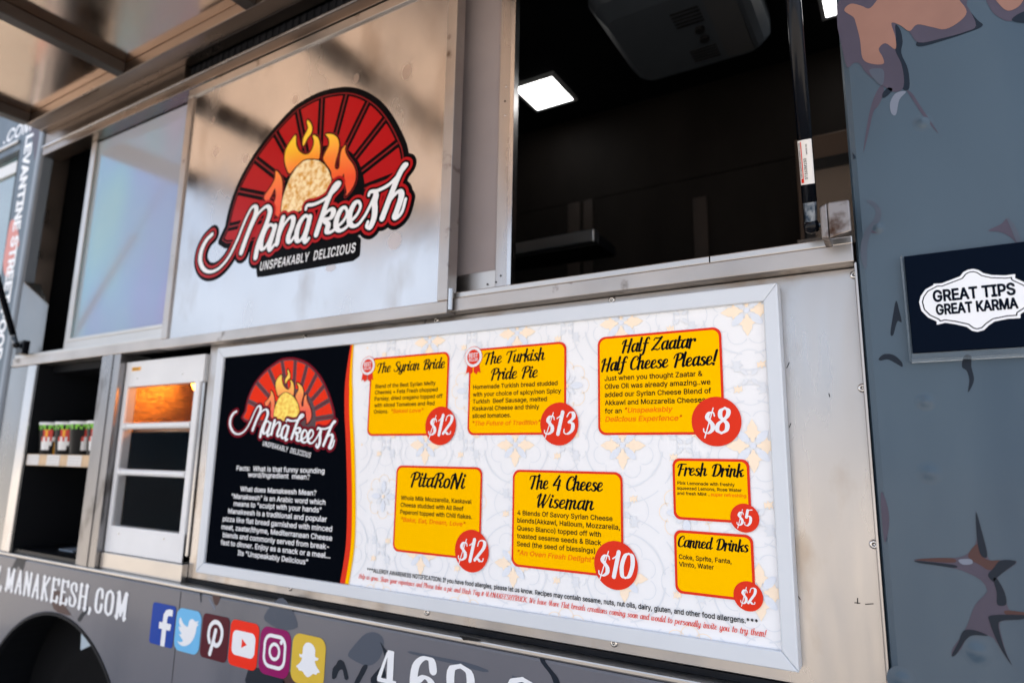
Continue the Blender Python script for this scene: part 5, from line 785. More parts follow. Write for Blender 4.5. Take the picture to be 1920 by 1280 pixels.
sg('0', .62, [(.27, .84), (.13, .70), (.09, .42), (.13, .12), (.27, .0)], [(.27, .84), (.40, .70), (.44, .42), (.40, .12), (.27, .0)])
x1, z1 = on(241, 1161); x0, _ = on(8, 1108)
b = MB(); b.raw(script('MANAKEESH.COM', -2.063, .8640, .0710, Y1 - .0006, .803, shear=0, align='r', hi=.068, lo=.024, pen=pen_vert, glyphs=S, res=34, track=.05, weight=1.22), WHITE); b.raw(script('WWW.', -2.884, .8640, .0710, Y1 - .0006, .26, shear=0, align='r', hi=.068, lo=.024, pen=pen_vert, glyphs=S, res=34, track=.05, weight=1.22), WHITE)
b.build('lettering', lower, label='white web address lettering over the wheel arch')
b = MB()
for ch, x in (('4', -1.068), ('6', -.967), ('9', -.870), ('9', -.722)): b.raw(script(ch, x, .842, .0925, Y1 - .0006, .066, shear=0, hi=.090, lo=.030, pen=pen_vert, glyphs=S, res=56, weight=.92), WHITE)
b.build('lettering', lower, label='white phone number digits')
# round cornered social stickers
def ST(k): return lambda u, v: (-1.938 + .1195 * k + u * .1135, .818 + v * .1115)
def sticker(k, colr, label, r, art):
    T = ST(k); y = Y1 - .0008; m = MB(); x0_, z0_ = T(0, 0); x1_, z1_ = T(1, 1)
    m.slab(rrect(x0_, x1_, z0_, z1_, r), y, y + .0006, mat('sticker_' + label.split()[0], colr, .4, spec=.15)); art(m, T, y); return m.build('sticker', lower, label=label)
def P2(m, T, pts, y, mt, k=4): m.flat(smooth_path([T(*p) for p in pts], k, True) if k > 1 else [T(*p) for p in pts], y, mt)
def art_f(m, T, y): P2(m, T, [(.50, .0), (.68, .0), (.68, .40), (.84, .40), (.87, .56), (.68, .56), (.68, .66), (.70, .73), (.77, .75), (.88, .75), (.88, .90), (.74, .91), (.60, .87), (.51, .76), (.50, .56), (.36, .56), (.36, .40), (.50, .40)], y - .0003, WHITE, 1)
def art_bird(m, T, y): P2(m, T, [(.12, .22), (.24, .20), (.36, .25), (.26, .32), (.18, .38), (.28, .40), (.18, .47), (.13, .56), (.23, .55), (.14, .63), (.13, .72), (.17, .78), (.27, .67), (.40, .61), (.50, .60), (.52, .72), (.60, .79), (.70, .79), (.78, .75), (.90, .79), (.84, .71), (.92, .71), (.84, .64), (.82, .48), (.72, .30), (.56, .18), (.36, .13), (.22, .16)], y - .0003, WHITE, 2)
def art_p(m, T, y):
    F = Field(*[T(0, 0)[0], T(1, 1)[0], T(0, 0)[1], T(1, 1)[1]], .0012)
    for st_, r_ in (([(.33, .38), (.27, .52), (.30, .72), (.44, .84), (.62, .83), (.75, .70), (.75, .50), (.66, .36), (.54, .34), (.47, .42)], .0056), ([(.52, .66), (.46, .40), (.38, .12)], .0062)): F.stroke([T(*p) for p in smooth_path(st_, 5)], lambda a_, c_: r_)
    m.raw(F.mesh(y - .0003), WHITE)
def art_play(m, T, y):
    (a_, c_), (d2, e2) = T(.10, .24), T(.90, .78); m.flat(rrect(a_, d2, c_, e2, .016), y - .0003, WHITE); P2(m, T, [(.44, .42), (.62, .51), (.44, .62)], y - .0006, mat('sticker_red', lin(236, 40, 10), .4, spec=.15), 1)
def art_cam(m, T, y):
    (a_, c_), (d2, e2) = T(.13, .15), T(.87, .87); m.ring(rrect(a_, d2, c_, e2, .026), rrect(a_ + .0085, d2 - .0085, c_ + .0085, e2 - .0085, .018), y - .0003, WHITE)
    x, z = T(.5, .51); m.ring(circle(x, z, .0215), circle(x, z, .0135), y - .0003, WHITE); x, z = T(.70, .73); m.flat(circle(x, z, .0055, 20), y - .0003, WHITE)
def art_ghost(m, T, y): P2(m, T, [(.50, .86), (.40, .83), (.33, .74), (.32, .60), (.23, .59), (.26, .53), (.32, .52), (.27, .42), (.16, .33), (.22, .30), (.26, .26), (.36, .26), (.44, .20), (.52, .17), (.60, .20), (.68, .26), (.78, .26), (.80, .30), (.88, .33), (.77, .42), (.71, .52), (.78, .54), (.81, .59), (.71, .61), (.70, .74), (.62, .83)], y - .0003, WHITE, 3)
sticker(0, lin(4, 62, 158), 'blue sticker with a white letter f', .010, art_f); sticker(1, lin(110, 185, 232), 'sky blue sticker with a white bird', .024, art_bird)
sticker(2, lin(78, 4, 28), 'maroon sticker with a white looped letter p', .014, art_p); sticker(3, lin(236, 40, 10), 'red sticker with a white play button', .018, art_play)
sticker(4, lin(140, 0, 92), 'magenta sticker with a white camera outline', .026, art_cam); sticker(5, lin(214, 180, 62), 'mustard sticker with a white ghost', .024, art_ghost)

# ------------------------------------------------------------------ menu board
board = empty('menu_board', 'wide framed menu board of yellow price cards riveted panel below the serving window', 'menu board', (-.97, .03, 1.03))
BX0, BX1, BZ0, BZ1, IX0, IX1, IZ0, IZ1 = -1.756, -.185, 1.029, 1.667, -1.7235, -.2095, 1.057, 1.6365
b = MB()
for q in (((BX0, BZ0), (BX1, BZ0), (IX1, IZ0), (IX0, IZ0)), ((BX1, BZ0), (BX1, BZ1), (IX1, IZ1), (IX1, IZ0)), ((BX1, BZ1), (BX0, BZ1), (IX0, IZ1), (IX1, IZ1)), ((BX0, BZ1), (BX0, BZ0), (IX0, IZ0), (IX0, IZ1))):
    b.slab(list(q), -.006, .0295, SNAP)
b.build('frame', board, bevel=.0022)
MB().box(IX0 - .002, IX1 + .002, .003, .006, IZ0 - .002, IZ1 + .002, WHITEP).build('print_sheet', board)
def clip_poly(pts, x0_=-1.16, x1_=IX1 + .001, z0_=IZ0, z1_=IZ1):
    for ax, lim, sg_ in ((0, x0_, 1), (0, x1_, -1), (1, z0_, 1), (1, z1_, -1)):
        out = []
        for i in range(len(pts)):
            p, q = pts[i], pts[(i + 1) % len(pts)]; ip, iq = (p[ax] - lim) * sg_ >= 0, (q[ax] - lim) * sg_ >= 0
            if ip: out.append(p)
            if ip != iq: t = (lim - p[ax]) / (q[ax] - p[ax]); out.append((p[0] + (q[0] - p[0]) * t, p[1] + (q[1] - p[1]) * t))
        pts = out
        if len(pts) < 3: return []
    return pts
# faint tile pattern
pat = MB()
def motif(pts, cx, cz, rot, y, m, s_=1.0):
    c_, n_ = math.cos(rot), math.sin(rot); q = clip_poly([(cx + (x * c_ - z * n_) * s_, cz + (x * n_ + z * c_) * s_) for x, z in pts])
    if q: pat.flat(q, y, m)
petal = smooth_path([(.010, 0), (.022, .008), (.036, .006), (.043, 0), (.036, -.006), (.022, -.008)], 4, True)
_h = [(.006, .0015), (.013, .004), (.012, .015), (.0165, .011), (.021, .0145), (.0245, .0078), (.030, .0078), (.043, 0)]; fleur = [(x, -z) for x, z in _h[:-1]] + _h[::-1]
tulip = [(-.014, -.012), (-.004, -.006), (.0, -.016), (.006, -.006), (.014, -.012), (.010, .004), (.016, .014), (.003, .007), (-.004, .015), (-.006, .006), (-.016, .008)]
def arcband(cx, cz, r, wd, t0, t1, y, m, n=14):
    for i in range(n):
        a_, c_ = math.radians(t0 + (t1 - t0) * i / n), math.radians(t0 + (t1 - t0) * (i + 1) / n)
        q = clip_poly([(cx + rr * math.cos(t), cz + rr * math.sin(t)) for rr, t in ((r, a_), (r, c_), (r - wd, c_), (r - wd, a_))])
        if q: pat.flat(q, y, m)
for i in range(-1, 10):
    for j in range(-1, 7):
        cx, cz = -.24 - .12 * i, 1.624 - .12 * j
        if (i + j) % 2 == 0:
            if i % 2 == 0:
                for k in range(4): motif(fleur, cx, cz, k * math.pi / 2, .0017, CREAM, 1.08); motif(petal, cx, cz, math.pi / 4 + k * math.pi / 2, .0014, PALEB, .85)
                motif(circle(0, 0, .005, 12), cx, cz, 0, .0011, PALEB)
            else:
                for k in range(8): arcband(cx + .034 * math.cos(k * math.pi / 4), cz + .034 * math.sin(k * math.pi / 4), .017, .0012, k * 45 - 95, k * 45 + 95, .0017, CREAM, 8)
                for k in range(4): motif(petal, cx, cz, k * math.pi / 2, .0013, PALEB, .85); motif(petal, cx, cz, math.pi / 4 + k * math.pi / 2, .0015, PALEG, .6)
                motif(circle(0, 0, .004, 12), cx, cz, 0, .0012, CREAM)
        else:
            for k in range(4): motif(tulip, cx + .030 * math.cos(k * math.pi / 2 + .785), cz + .030 * math.sin(k * math.pi / 2 + .785), k * math.pi / 2, .0015, PALEG if k % 2 else CREAM, .7 if k % 2 else .5)
for i in range(-1, 6):
    for j in range(-1, 4):
        cx, cz = -.24 - .24 * i, 1.624 - .24 * j
        for k in range(4):
            arcband(cx, cz, .080, .0030, k * 90 + 8, k * 90 + 82, .0021, PALEG); arcband(cx + .12 * math.cos(k * math.pi / 2 + .785) * .0, cz, .108, .0022, k * 90 + 50, k * 90 + 130, .0023, PALEG)
for i in range(-1, 10):
    for j in range(-1, 7):
        cx, cz = -.24 - .12 * i, 1.624 - .12 * j
        if (i + j) % 2 == 0 and i % 2 == 0:
            for k in range(8):
                a_ = k * math.pi / 4 + math.pi / 8; arcband(cx + .046 * math.cos(a_), cz + .046 * math.sin(a_), .0185, .0015, math.degrees(a_) - 85, math.degrees(a_) + 85, .00225, PALEG, 8)
        if (i + j) % 2:
            for k in range(4):
                a_ = k * math.pi / 2; arcband(cx + .020 * math.cos(a_), cz + .020 * math.sin(a_), .030, .0014, math.degrees(a_) - 60, math.degrees(a_) + 60, .00245, PALEG, 8)
                motif(petal, cx, cz, a_ + .785, .0010, PALEG, .45)
pat.build('tile_pattern', board)
# dark story panel with its red and yellow edge
edge = smooth_path([(-1.216, IZ1 - .0005), (-1.224, 1.576), (-1.227, 1.525), (-1.222, 1.46), (-1.211, 1.388), (-1.200, 1.298), (-1.192, 1.209), (-1.191, 1.135), (-1.202, IZ0 + .0005)], 6)
def strip_to(off): return [(x + off * (.35 + .65 * min(1, (IZ1 - z) / .12)), z) for x, z in edge]
b = MB(); b.flat([(IX0, IZ1 - .0005)] + edge + [(IX0, IZ0 + .0005)], .0012, NAVY); st = b.build('story_panel', board)
b = MB()
for o0, o1, m in ((0, .0165, RED), (.0165, .028, YEL)):
    e0, e1 = (strip_to(o0) if o0 else edge), strip_to(o1); b.add([(x, .0010, z) for x, z in e0] + [(x, .0010, z) for x, z in e1], [(i, i + len(e0), i + 1 + len(e0), i + 1) for i in range(len(e0) - 1)], m)
b.build('curved_stripe', st)
# small logo: same drawing, scaled onto the story panel
LX0, LX1 = LZ(48, 1085)[0], LZ(1288, 506)[0]; kx = .420 / (LX1 - LX0); lzc = LZ(700, 700)
Tsm = lambda a_, c_: (-1.671 + (LZ(a_, c_)[0] - LX0) * kx, 1.462 + (LZ(a_, c_)[1] - lzc[1]) * kx + (LZ(a_, c_)[0] - lzc[0]) * kx * -.155)
logo(Tsm, kx, .0007, .0008, False, .00012).build('logo_print', st, label='small red and orange flame oven logo with white script')
b = MB(); cxs = -1.452
LINES = [('Facts:  What is that funny sounding', 1.3125, .346), ('word/ingredient  mean?', 1.2960, .243), ('What does Manakeesh Mean?', 1.2570, .298), ('"Manakeesh" is an Arabic word which', 1.2360, .367), ('means to "sculpt with your hands"', 1.2165, .342), ('Manakeesh is a traditional and popular', 1.1955, .385), ('pizza like flat bread garnished with minced', 1.1735, .425), ('meat, zaatar/thyme, Mediterranean Cheese', 1.1520, .430), ('blends and commonly served from break-', 1.1310, .412), ('fast to dinner. Enjoy as a snack or a meal...', 1.1105, .425), ('Its "Unspeakably Delicious"', 1.0890, .272)]
for s_, z, w_ in LINES: d_, _ = text(s_, cxs, z, .0128, .0006, width=w_, bold=.018, align='c'); b.raw(d_, WHITE)
b.build('story_text', st)
# price cards
ROS = mat('rosette_silver', (.70, .70, .74), .4)
def card(x0, x1, z0, z1, r, titles, lines, price, badge, label, tcap, lcap, quote=None, rosette=None, lw=None, lx=None, bold=.02, bw=.0045):
    b = MB(); b.flat(rrect(x0, x1, z0, z1, r, 8), .0008, RED); b.flat(rrect(x0 + bw, x1 - bw, z0 + bw, z1 - bw, r - bw * .6, 8), .0005, YEL); c = b.build('menu_card', board, label=label)
    b = MB()
    for s_, x, z, w_ in titles: b.raw(script(s_, x, z, tcap, .0002, w_, weight=1.05), INK)
    b.build('title', c)
    b = MB(); sx = None
    for s_, z, *rest in lines:
        d_, sx = text(s_, lx if not rest else rest[0], z, lcap, .0002, width=lw if sx is None else None, sx=sx, bold=bold); b.raw(d_, INK)
    for s_, x, z, w_ in (quote or []):
        d_, _ = text(s_, x, z, lcap, .0002, width=w_, bold=bold, shear=.2); b.raw(d_, ORANGE)
    b.build('description', c)
    px, pz, pr, pw, pcap = badge
    b = MB(); b.flat(circle(px, pz, pr, 48), -.0001, RED); b.raw(script(price, px, pz - pcap * .47, pcap, -.0005, pw, shear=.14, hi=.074, lo=.022, align='c', pen=pen_down, res=60), WHITE); b.build('price_badge', c)
    if rosette:
        rx, rz = rosette; b = MB()
        for s0 in (-1, 1): b.flat([(rx + s0 * .002, rz - .012), (rx + s0 * .016, rz - .016), (rx + s0 * .020, rz - .037), (rx + s0 * .013, rz - .033), (rx + s0 * .009, rz - .040), (rx + s0 * .001, rz - .034)], .0001, RED)
        b.flat([(rx + (.0245 if k % 2 else .0232) * math.cos(math.pi * k / 28), rz + (.0245 if k % 2 else .0232) * math.sin(math.pi * k / 28)) for k in range(56)], -.0002, RED)
        b.flat(circle(rx, rz, .0228, 36), -.0004, mat('rosette_pale', (.80, .80, .83), .4)); b.flat(circle(rx, rz, .0182, 36), -.0006, ROS); b.flat(circle(rx, rz, .0165, 32), -.0008, RED)
        d_, _ = text('BEST', rx, rz - .0005, .0098, -.0010, width=.0245, bold=.035, align='c'); b.raw(d_, WHITE); d_, _ = text('SELLER', rx, rz - .0095, .0068, -.0010, width=.0235, bold=.035, align='c'); b.raw(d_, WHITE)
        b.build('best_seller_rosette', c)
card(-1.142, -.9005, 1.4055, 1.5965, .016, [('The Syrian Bride', -1.1215, 1.559, .211)], [('Blend of the Best Syrian Melty', 1.521), ('Cheeses + Feta Fresh chopped', 1.5060), ('Parsley, dried oregano topped off', 1.4905), ('with sliced Tomatoes and Red', 1.4745), ('Onions.', 1.4590)], '$12', (-.918, 1.427, .0435, .071, .043), 'yellow card titled The Syrian Bride', .0225, .0090, [('"Baked Love"', -1.068, 1.4590, .097)], (-1.151, 1.578), .186, -1.1225)
card(-.8435, -.6005, 1.4055, 1.5965, .016, [('The Turkish', -.805, 1.561, .156), ('Pride Pie', -.786, 1.525, .120)], [('Homemade Turkish bread studded', 1.5065), ('with your choice of spicy/non Spicy', 1.4900), ('Turkish  Beef Sausage, melted', 1.4745), ('Kaskaval Cheese and thinly', 1.4590), ('sliced tomatoes.', 1.4430)], '$13', (-.616, 1.427, .0435, .073, .043), 'yellow card titled The Turkish Pride Pie', .0240, .0092, [('"The Future of Tradition"', -.831, 1.4265, .170)], (-.832, 1.579), .211, -.831)
card(-.5300, -.2860, 1.4040, 1.5985, .016, [('Half Zaatar', -.479, 1.564, .147), ('Half Cheese Please!', -.523, 1.5295, .230)], [('Just when you thought Zaatar &', 1.5100), ('Olive Oil was already amazing..we', 1.4940), ('added our Syrian Cheese Blend of', 1.4780), ('Akkawi and Mozzarella Cheeses', 1.4620), ('for an', 1.4460)], '$8', (-.301, 1.427, .0440, .0505, .044), 'yellow card titled Half Zaatar Half Cheese Please', .0245, .0094, [('"Unspeakably', -.475, 1.4465, .094), ('Delicious Experience"', -.515, 1.4300, .151)], None, .193, -.5155)
card(-1.0425, -.8010, 1.1440, 1.3365, .016, [('PitaRoNi', -1.000, 1.290, .157)], [('Whole Milk Mozzarella, Kaskaval', 1.2590), ('Cheese studded with All Beef', 1.2435), ('Peperoni topped with Chili flakes.', 1.2275)], '$12', (-.823, 1.162, .0435, .073, .043), 'yellow card titled PitaRoNi', .0310, .0092, [('"Bake, Eat, Dream, Love"', -1.022, 1.2110, .179)], None, .198, -1.0245)
card(-.7240, -.4805, 1.1405, 1.3335, .016, [('The 4 Cheese', -.685, 1.2965, .165), ('Wiseman', -.667, 1.2605, .129)], [('4 Blends Of Savory Syrian Cheese', 1.2425), ('blends(Akkawi, Halloum, Mozzarella,', 1.2275), ('Queso Blanco) topped off with', 1.2120), ('toasted sesame seeds & Black', 1.1965), ('Seed (the seed of blessings)', 1.1810)], '$10', (-.496, 1.163, .0437, .074, .044), 'yellow card titled The 4 Cheese Wiseman', .0255, .0092, [('"An Oven Fresh Delight"', -.711, 1.1640, .170)], None, .210, -.7115)
card(-.3830, -.2475, 1.2530, 1.3610, .013, [('Fresh Drink', -.3745, 1.3310, .1185)], [('Pink Lemonade with freshly', 1.3145), ('squeezed Lemons, Rose Water', 1.3055, -.3755), ('and fresh Mint ..', 1.2965, -.3755)], '$5', (-.259, 1.262, .0240, .029, .026), 'small yellow card titled Fresh Drink', .0200, .0054, [], None, .101, -.3745)
d_, _ = text('super refreshing', -.3150, 1.2965, .0054, .0002, width=.060, bold=.02); MB().raw(d_, ORANGE).build('quote', [c for c in board.children if c.get('label', '').endswith('Fresh Drink')][0])
card(-.3835, -.2470, 1.1265, 1.2345, .013, [('Canned Drinks', -.3765, 1.2060, .1225)], [('Coke, Sprite, Fanta,', 1.1850), ('Vimto, Water', 1.1725)], '$2', (-.259, 1.135, .0240, .0275, .026), 'small yellow card titled Canned Drinks', .0180, .0078, [], None, .0915, -.3755)
b = MB(); d_, _ = text('***ALLERGY AWARENESS NOTIFICATION: If you have food allergies, please let us know. Recipes may contain sesame, nuts, nut oils, dairy, gluten, and other food allergens.***', -1.1175, 1.0915, .0088, .0006, width=.872, bold=.014); b.raw(d_, INK)
b.raw(script('Help us grow. Share your experience and Please take a pic and Hash Tag # MANAKEESHTRUCK. We have More Flat breads creations coming soon and would to personally invite you to try them!', -1.143, 1.0745, .0098, .0006, .911, res=30, hi=.050, lo=.022), RED); b.build('footer_text', board)

# ------------------------------------------------------------------ tip box sign
tip = empty('tip_sign', 'black sign reading great tips great karma in a clear holder on the grey wrap', 'sign', (.12, -.02, 1.50))
tx0, tz1 = .0035, 1.684
MB().box(tx0 + .005, .262, -.012, -.0075, 1.527, tz1, SIGNN).build('sign_card', tip, bevel=.001)
b = MB(); b.box(tx0, tx0 + .0025, -.016, -.0045, 1.513, tz1, ACRY); b.box(tx0 + .003, .265, -.016, -.0130, 1.513, 1.5255, ACRY); b.box(tx0 + .003, .265, -.0125, -.0045, 1.513, 1.5165, ACRY); b.build('clear_holder', tip)
ty = -.0124
Zt = lambda *ps: [on(1440 + a_ / 4, 320 + c_ / 4, ty) for a_, c_ in ps]
badge = Zt((1133, 985), (1145, 940), (1180, 890), (1245, 855), (1232, 848), (1300, 845), (1380, 815), (1440, 792), (1465, 760), (1500, 742), (1540, 736), (1580, 745), (1615, 768), (1680, 782), (1780, 785), (1855, 775), (1853, 805), (1930, 840), (1985, 880), (2010, 930), (2000, 990), (1950, 1040), (1893, 1075), (1895, 1105), (1800, 1110), (1700, 1130), (1655, 1160), (1620, 1195), (1570, 1208), (1530, 1200), (1490, 1170), (1400, 1150), (1330, 1140), (1265, 1155), (1265, 1130), (1200, 1100), (1150, 1050))
F = Field(min(p[0] for p in badge) - .01, max(p[0] for p in badge) + .01, min(p[1] for p in badge) - .01, max(p[1] for p in badge) + .01, .0009).poly(badge)
b = MB(); b.raw(F.mesh(ty), WHITE); b.raw(F.mesh(ty - .0003, level=-.0036), SIGNN); b.raw(F.mesh(ty - .0006, level=-.0052), WHITE); b.build('badge', tip)
b = MB()
for s_, p0, p1, zc in (('GREAT TIPS', (1240, 990), (1860, 925), .0182), ('GREAT KARMA', (1262, 1085), (1880, 1030), .0165)):
    (xa, za), (xb, zb) = Zt(p0, p1); b.raw(bold_text(s_, xa, (za + zb) / 2, zc, ty - .0009, xb - xa, .0005), SIGNN)
b.build('sign_lettering', tip)

# ------------------------------------------------------------------ food warmer
warm = empty('food_warmer', 'white framed food warmer with an orange heat lamp glowing in its top pane', 'food warmer', (-2.06, .05, 1.0))
wx0, wx1, wy = -2.283, -1.850, .018
FZ = [(1.125, 1.283), (1.305, 1.432), (1.455, 1.572)]
b = MB(); b.box(wx0, -2.262, wy, .05, 1.04, 1.66, WARMW); b.box(-1.888, wx1 - .012, wy, .05, 1.04, 1.575, WARMW); b.box(-2.2615, wx1, wy + .001, .05, 1.5745, 1.660, WARMW); b.box(-2.2615, wx1 - .012, wy + .001, .05, 1.04, 1.123, WARMW)
b.build('front_frame', warm, bevel=.002)
b = MB(); b.box(wx1 - .0115, wx1 + .004, wy + .006, .05, 1.06, 1.573, BRIGHT); b.box(wx0, wx1 + .006, wy - .008, .05, .990, 1.039, STEEL); b.build('side_channel', warm, bevel=.0015)
for z0, z1 in ((1.283, 1.305), (1.432, 1.455)): m = MB(); m.tube((-2.261, wy + .006, (z0 + z1) / 2), (-1.889, wy + .006, (z0 + z1) / 2), .0105, WARMW, 14); m.tube((-2.252, wy + .006, (z0 + z1) / 2), (-2.238, wy + .006, (z0 + z1) / 2), .0128, WARMW, 14); m.build('cross_bar', warm, smooth=False)
for z0, z1 in FZ: MB().box(-2.2615, -1.8885, wy + .007, wy + .010, z0, z1, GLASS).build('glass_pane', warm)
b = MB(); b.box(-2.275, -2.262, .05, .42, 1.04, 1.66, WARMI); b.box(-1.888, -1.875, .05, .42, 1.04, 1.66, WARMI); b.box(-2.262, -1.888, .42, .43, 1.04, 1.66, WARMI); b.box(-2.262, -1.888, .051, .42, 1.64, 1.66, WARMI); b.box(-2.262, -1.888, .06, .42, 1.425, 1.437, WARMI); b.box(-2.262, -1.888, .051, .42, 1.04, 1.06, INTERD); b.box(-2.261, -1.889, .40, .419, 1.061, 1.424, INTERD); b.box(-2.2615, -2.256, .052, .40, 1.061, 1.424, INTERD); b.box(-1.894, -1.8885, .052, .40, 1.061, 1.424, INTERD); b.build('cabinet_box', warm)
HEAT = mat('heat_lamp_glow', (1, .5, .1), .5, emit=(1.0, .30, .03, 1), estr=11)
b = MB(); 
for bx in (-2.135, -1.925): b.lathe([(.004, -.03), (.020, -.02), (.030, .0), (.026, .018), (.012, .034)], (bx, .20, 1.597), (0, 0, 1), HEAT, 18)
b.build('heat_lamp', warm, smooth=True)
x0, z0 = on(239, 691); b = MB(); b.box(-2.2465, -2.196, wy - .0005, wy + .0005, 1.628, 1.640, mat('warning_yellow', lin(240, 170, 10), .4)); d_, _ = text('CAUTION', -2.243, 1.631, .006, wy - .0009, width=.036, bold=.03); b.raw(d_, INK); b.build('warning_sticker', warm)
b = MB()
for X, Y in ((257, 709), (342, 701), (222, 1000), (307, 1010)): x, z = on(X, Y, wy); b.lathe([(.003, 0), (.002, .002), (.0002, .002)], (x, wy + .001, z), (0, -1, 0), RIV, 10)
b.build('screws', warm)

# ------------------------------------------------------------------ cups on the shelf
CW = mat('cup_rim', (.78, .79, .80), .4); CG = mat('cup_green', lin(110, 190, 30), .4); CK = mat('cup_black', (.004, .004, .005), .4, spec=.15); CR = mat('cup_red', lin(200, 40, 20), .4); CO = mat('cup_amber', lin(240, 170, 20), .4)
CUPL = ('black paper cup with a green and flame print, standing first by the left post', 'black flame print paper cup second along the shelf', 'black paper cup third on the shelf, its logo turned away', 'black printed paper cup at the shelf end beside the mullion')
cup0 = None
for i, (X, tw) in enumerate(((82, 0), (111, .1), (139, .75), (168, -.05))):
    x = -2.812 + .1125 * i
    if cup0 is None:
        root = empty('paper_cup', None, None, (x, .062, 1.346)); n = 36; m = MB(); prof = [(.0400, 0), (.0415, .016), (.0430, .032), (.0445, .048), (.0460, .064), (.0475, .080), (.0485, .091), (.0492, .100), (.0500, .110)]
        for k in range(len(prof) - 1):
            for j in range(n):
                a0, a1 = 2 * math.pi * j / n, 2 * math.pi * (j + 1) / n; (r0, h0), (r1, h1) = prof[k], prof[k + 1]
                am = math.degrees((a0 + a1) / 2) - 318                         # 0 faces the street, a little towards the viewer
                mm = CK
                if k == 7: mm = CG if j % 3 else CK
                if k == 6: mm = CG if j % 2 else CK
                if k in (4, 5) and abs(am + 8) < 24 - 8 * (k - 4): mm = CR if abs(am + 14) > 7 else CO
                if k == 3 and abs(am + 8) < 26: mm = CW if j % 2 else CR
                if k in (1, 2) and -38 < am < 16 - 14 * (2 - k): mm = CW
                if k in (0, 1, 2) and 18 < am < 52: mm = CO
                m.add([(r * math.cos(t), r * math.sin(t), h) for r, h, t in ((r0, h0, a0), (r0, h0, a1), (r1, h1, a1), (r1, h1, a0))], [(0, 1, 2, 3)], mm)
        m.add([(.040 * math.cos(2 * math.pi * j / n), .040 * math.sin(2 * math.pi * j / n), .001) for j in range(n)], [tuple(range(n))], CK)
        o = m.build('cup_body'); o.parent = root
        o2 = MB().lathe([(.0490, .1085), (.0515, .1085), (.0522, .1135), (.0515, .1185), (.0490, .1185)], (0, 0, 0), (0, 0, 1), CW, 32).build('rim', smooth=True); o2.parent = root; cup0 = root; c = root
    else:
        c = cup0.copy(); COL.objects.link(c)
        for ch in list(cup0.children): k2 = ch.copy(); COL.objects.link(k2); k2.parent = c
    c.location = (x, .062 + .003 * (i % 2), 1.3462); c.rotation_euler = (0, 0, tw); tag(c, CUPL[i], 'cup', 'printed cups on the shelf')
# printed black carton standing in the dark lower part of the compartment
carton = empty('takeaway_carton', 'black carton with white script print in the dark compartment under the shelf', 'carton', (-2.55, .25, 1.004))
MB().box(-2.66, -2.44, .20, .32, 1.0042, 1.15, CK).build('carton_body', carton, bevel=.002)
b = MB(); b.raw(script('Manakeesh', -2.60, 1.075, .030, .1994, .13), WHITE); d_, _ = text('UNSPEAKABLY DELICIOUS', -2.60, 1.050, .009, .1994, width=.125); b.raw(d_, PALEB); b.build('carton_print', carton)
tray = MB().slab([(0, 0), (.1, 0), (.1, .004), (0, .004)], 0, .06, mat('tray_grey', (.25, .30, .36), .3)).build('tray'); tray.location = (-2.70, .08, 1.0042); tag(tray, 'small flat grey tray lying on the dark compartment floor', 'tray')

# ------------------------------------------------------------------ inside the kitchen
ZC = 2.884
def panel_light(c4, label):
    r = empty('ceiling_light', label, 'ceiling light', (c4[0][0], c4[0][1], ZC), 'square panel lights on the truck ceiling')
    x0, x1, y0, y1 = min(p[0] for p in c4), max(p[0] for p in c4), min(p[1] for p in c4), max(p[1] for p in c4); f_ = .014
    m = MB()
    for q in ((x0 - f_, x1 + f_, y0 - f_, y0), (x0 - f_, x1 + f_, y1, y1 + f_), (x0 - f_, x0, y0, y1), (x1, x1 + f_, y0, y1)): m.box(*q, ZC - .014, ZC - .0002, mat('light_trim', (.35, .37, .4), .4))
    m.build('trim', r); MB().box(x0, x1, y0, y1, ZC - .011, ZC - .0004, mat('light_diffuser', (.9, .9, .9), .5, emit=(1, .98, .95, 1), estr=2.4)).build('diffuser', r)
zl = ZC - .012
panel_light([onz(*q, zl) for q in ((974, 163), (1035, 144), (1074, 187), (1007, 206))], 'square white ceiling light beside the mesh screen')
p = onz(1549, 33, zl); panel_light([(p[0], p[1]), (p[0] + .155, p[1]), (p[0], p[1] - .19)], 'square white ceiling light above the right gas strut')
ac = empty('air_conditioner', 'rounded grey ceiling air conditioner over the open serving window', 'air conditioner', (-.55, .8, ZC))
za = 2.765; Zq = lambda a_, c_: onz(960 + a_ / 4, c_ / 4, za)
cor = [Zq(630, 340), Zq(975, 805), Zq(1895, 560), Zq(1800, -120)]
ax0, ax1, ay0, ay1 = -.80, -.31, .505, 1.02
out0, out1 = rrect(ax0, ax1, ay0, ay1, .06, 8), rrect(ax0 + .02, ax1 - .02, ay0 + .02, ay1 - .02, .05, 8); out2 = rrect(ax0 + .04, ax1 - .04, ay0 + .09, ay1 - .03, .04, 8)
m = MB(); n = len(out0); lv = [(out0, ZC - .0002), (out0, za + .045), (out1, za + .015), (out2, za)]
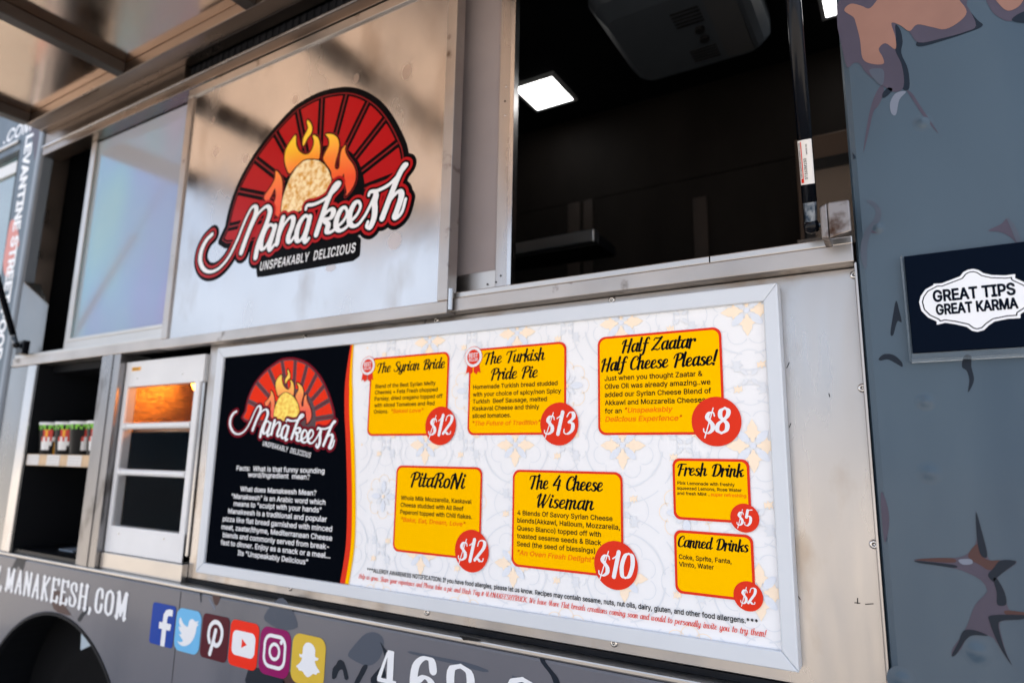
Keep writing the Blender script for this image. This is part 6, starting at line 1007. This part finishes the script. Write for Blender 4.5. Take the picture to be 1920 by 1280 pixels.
vs = [(x, y, z) for o_, z in lv for x, y in o_]; fs = [(k * n + i, (k + 1) * n + i, (k + 1) * n + (i + 1) % n, k * n + (i + 1) % n) for k in range(3) for i in range(n)] + [tuple(range(4 * n - 1, 3 * n - 1, -1))]
m.add(vs, fs, ACM); m.build('shroud', ac)
m = MB()
for k in range(5): m.box(-.565, -.475, .66 + .018 * k, .668 + .018 * k, za - .003, za - .0003, ACD)
m.build('vent', ac); m = MB()
for k in range(5): m.box(-.565, -.475, .88 + .016 * k, .886 + .016 * k, za - .003, za - .0003, ACD)
m.build('vent', ac)
for y in (.775, .83): MB().lathe([(.016, 0), (.015, .012), (.0005, .013)], (-.50, y, za), (0, 0, -1), ACD, 20).build('knob', ac)
MB().box(-.455, -.365, .63, .975, za - .004, za - .0003, mat('ac_filter', (.08, .085, .095), .6)).build('filter_cover', ac)
hood = empty('exhaust_hood', 'steel exhaust hood with a pale front edge low inside the dark window', 'exhaust hood', (-1.6, 1.0, 2.1))
b = MB(); b.box(-2.7, -.895, .80, .84, 2.105, 2.150, mat('hood_steel', (.42, .47, .52), .35, 1)); b.build('front_edge', hood, bevel=.004)
b = MB(); b.hexa([(-2.7, .841, 2.105), (-.895, .841, 2.105), (-.895, 1.0, 2.105), (-2.7, 1.0, 2.105), (-2.7, .86, 2.147), (-.90, .86, 2.147), (-.90, 1.0, 2.147), (-2.7, 1.0, 2.147)], INTERD); b.build('canopy', hood)
cab2 = empty('wall_cabinet', 'tan cabinet behind the right gas strut with a dark oven set in it', 'cabinet', (.1, 1.0, .88))
MB().box(-.262, .55, 1.0, 1.29, .88, 2.41, TAN).build('cabinet_body', cab2, bevel=.004)
mw = empty('microwave', 'black microwave with a framed door in front of the tan cabinet', 'microwave', (.0, .95, 1.9))
MB().box(-.235, .22, .86, .999, 1.97, 2.27, BLACK).build('case', mw, bevel=.006); MB().box(-.205, .10, .854, .8595, 2.01, 2.23, mat('oven_door', (.015, .016, .02), .15)).build('door', mw, bevel=.004)
b = MB(); b.box(-.235, .22, .70, .9995, 1.94, 1.968, INTER); b.build('bracket_shelf', cab2)
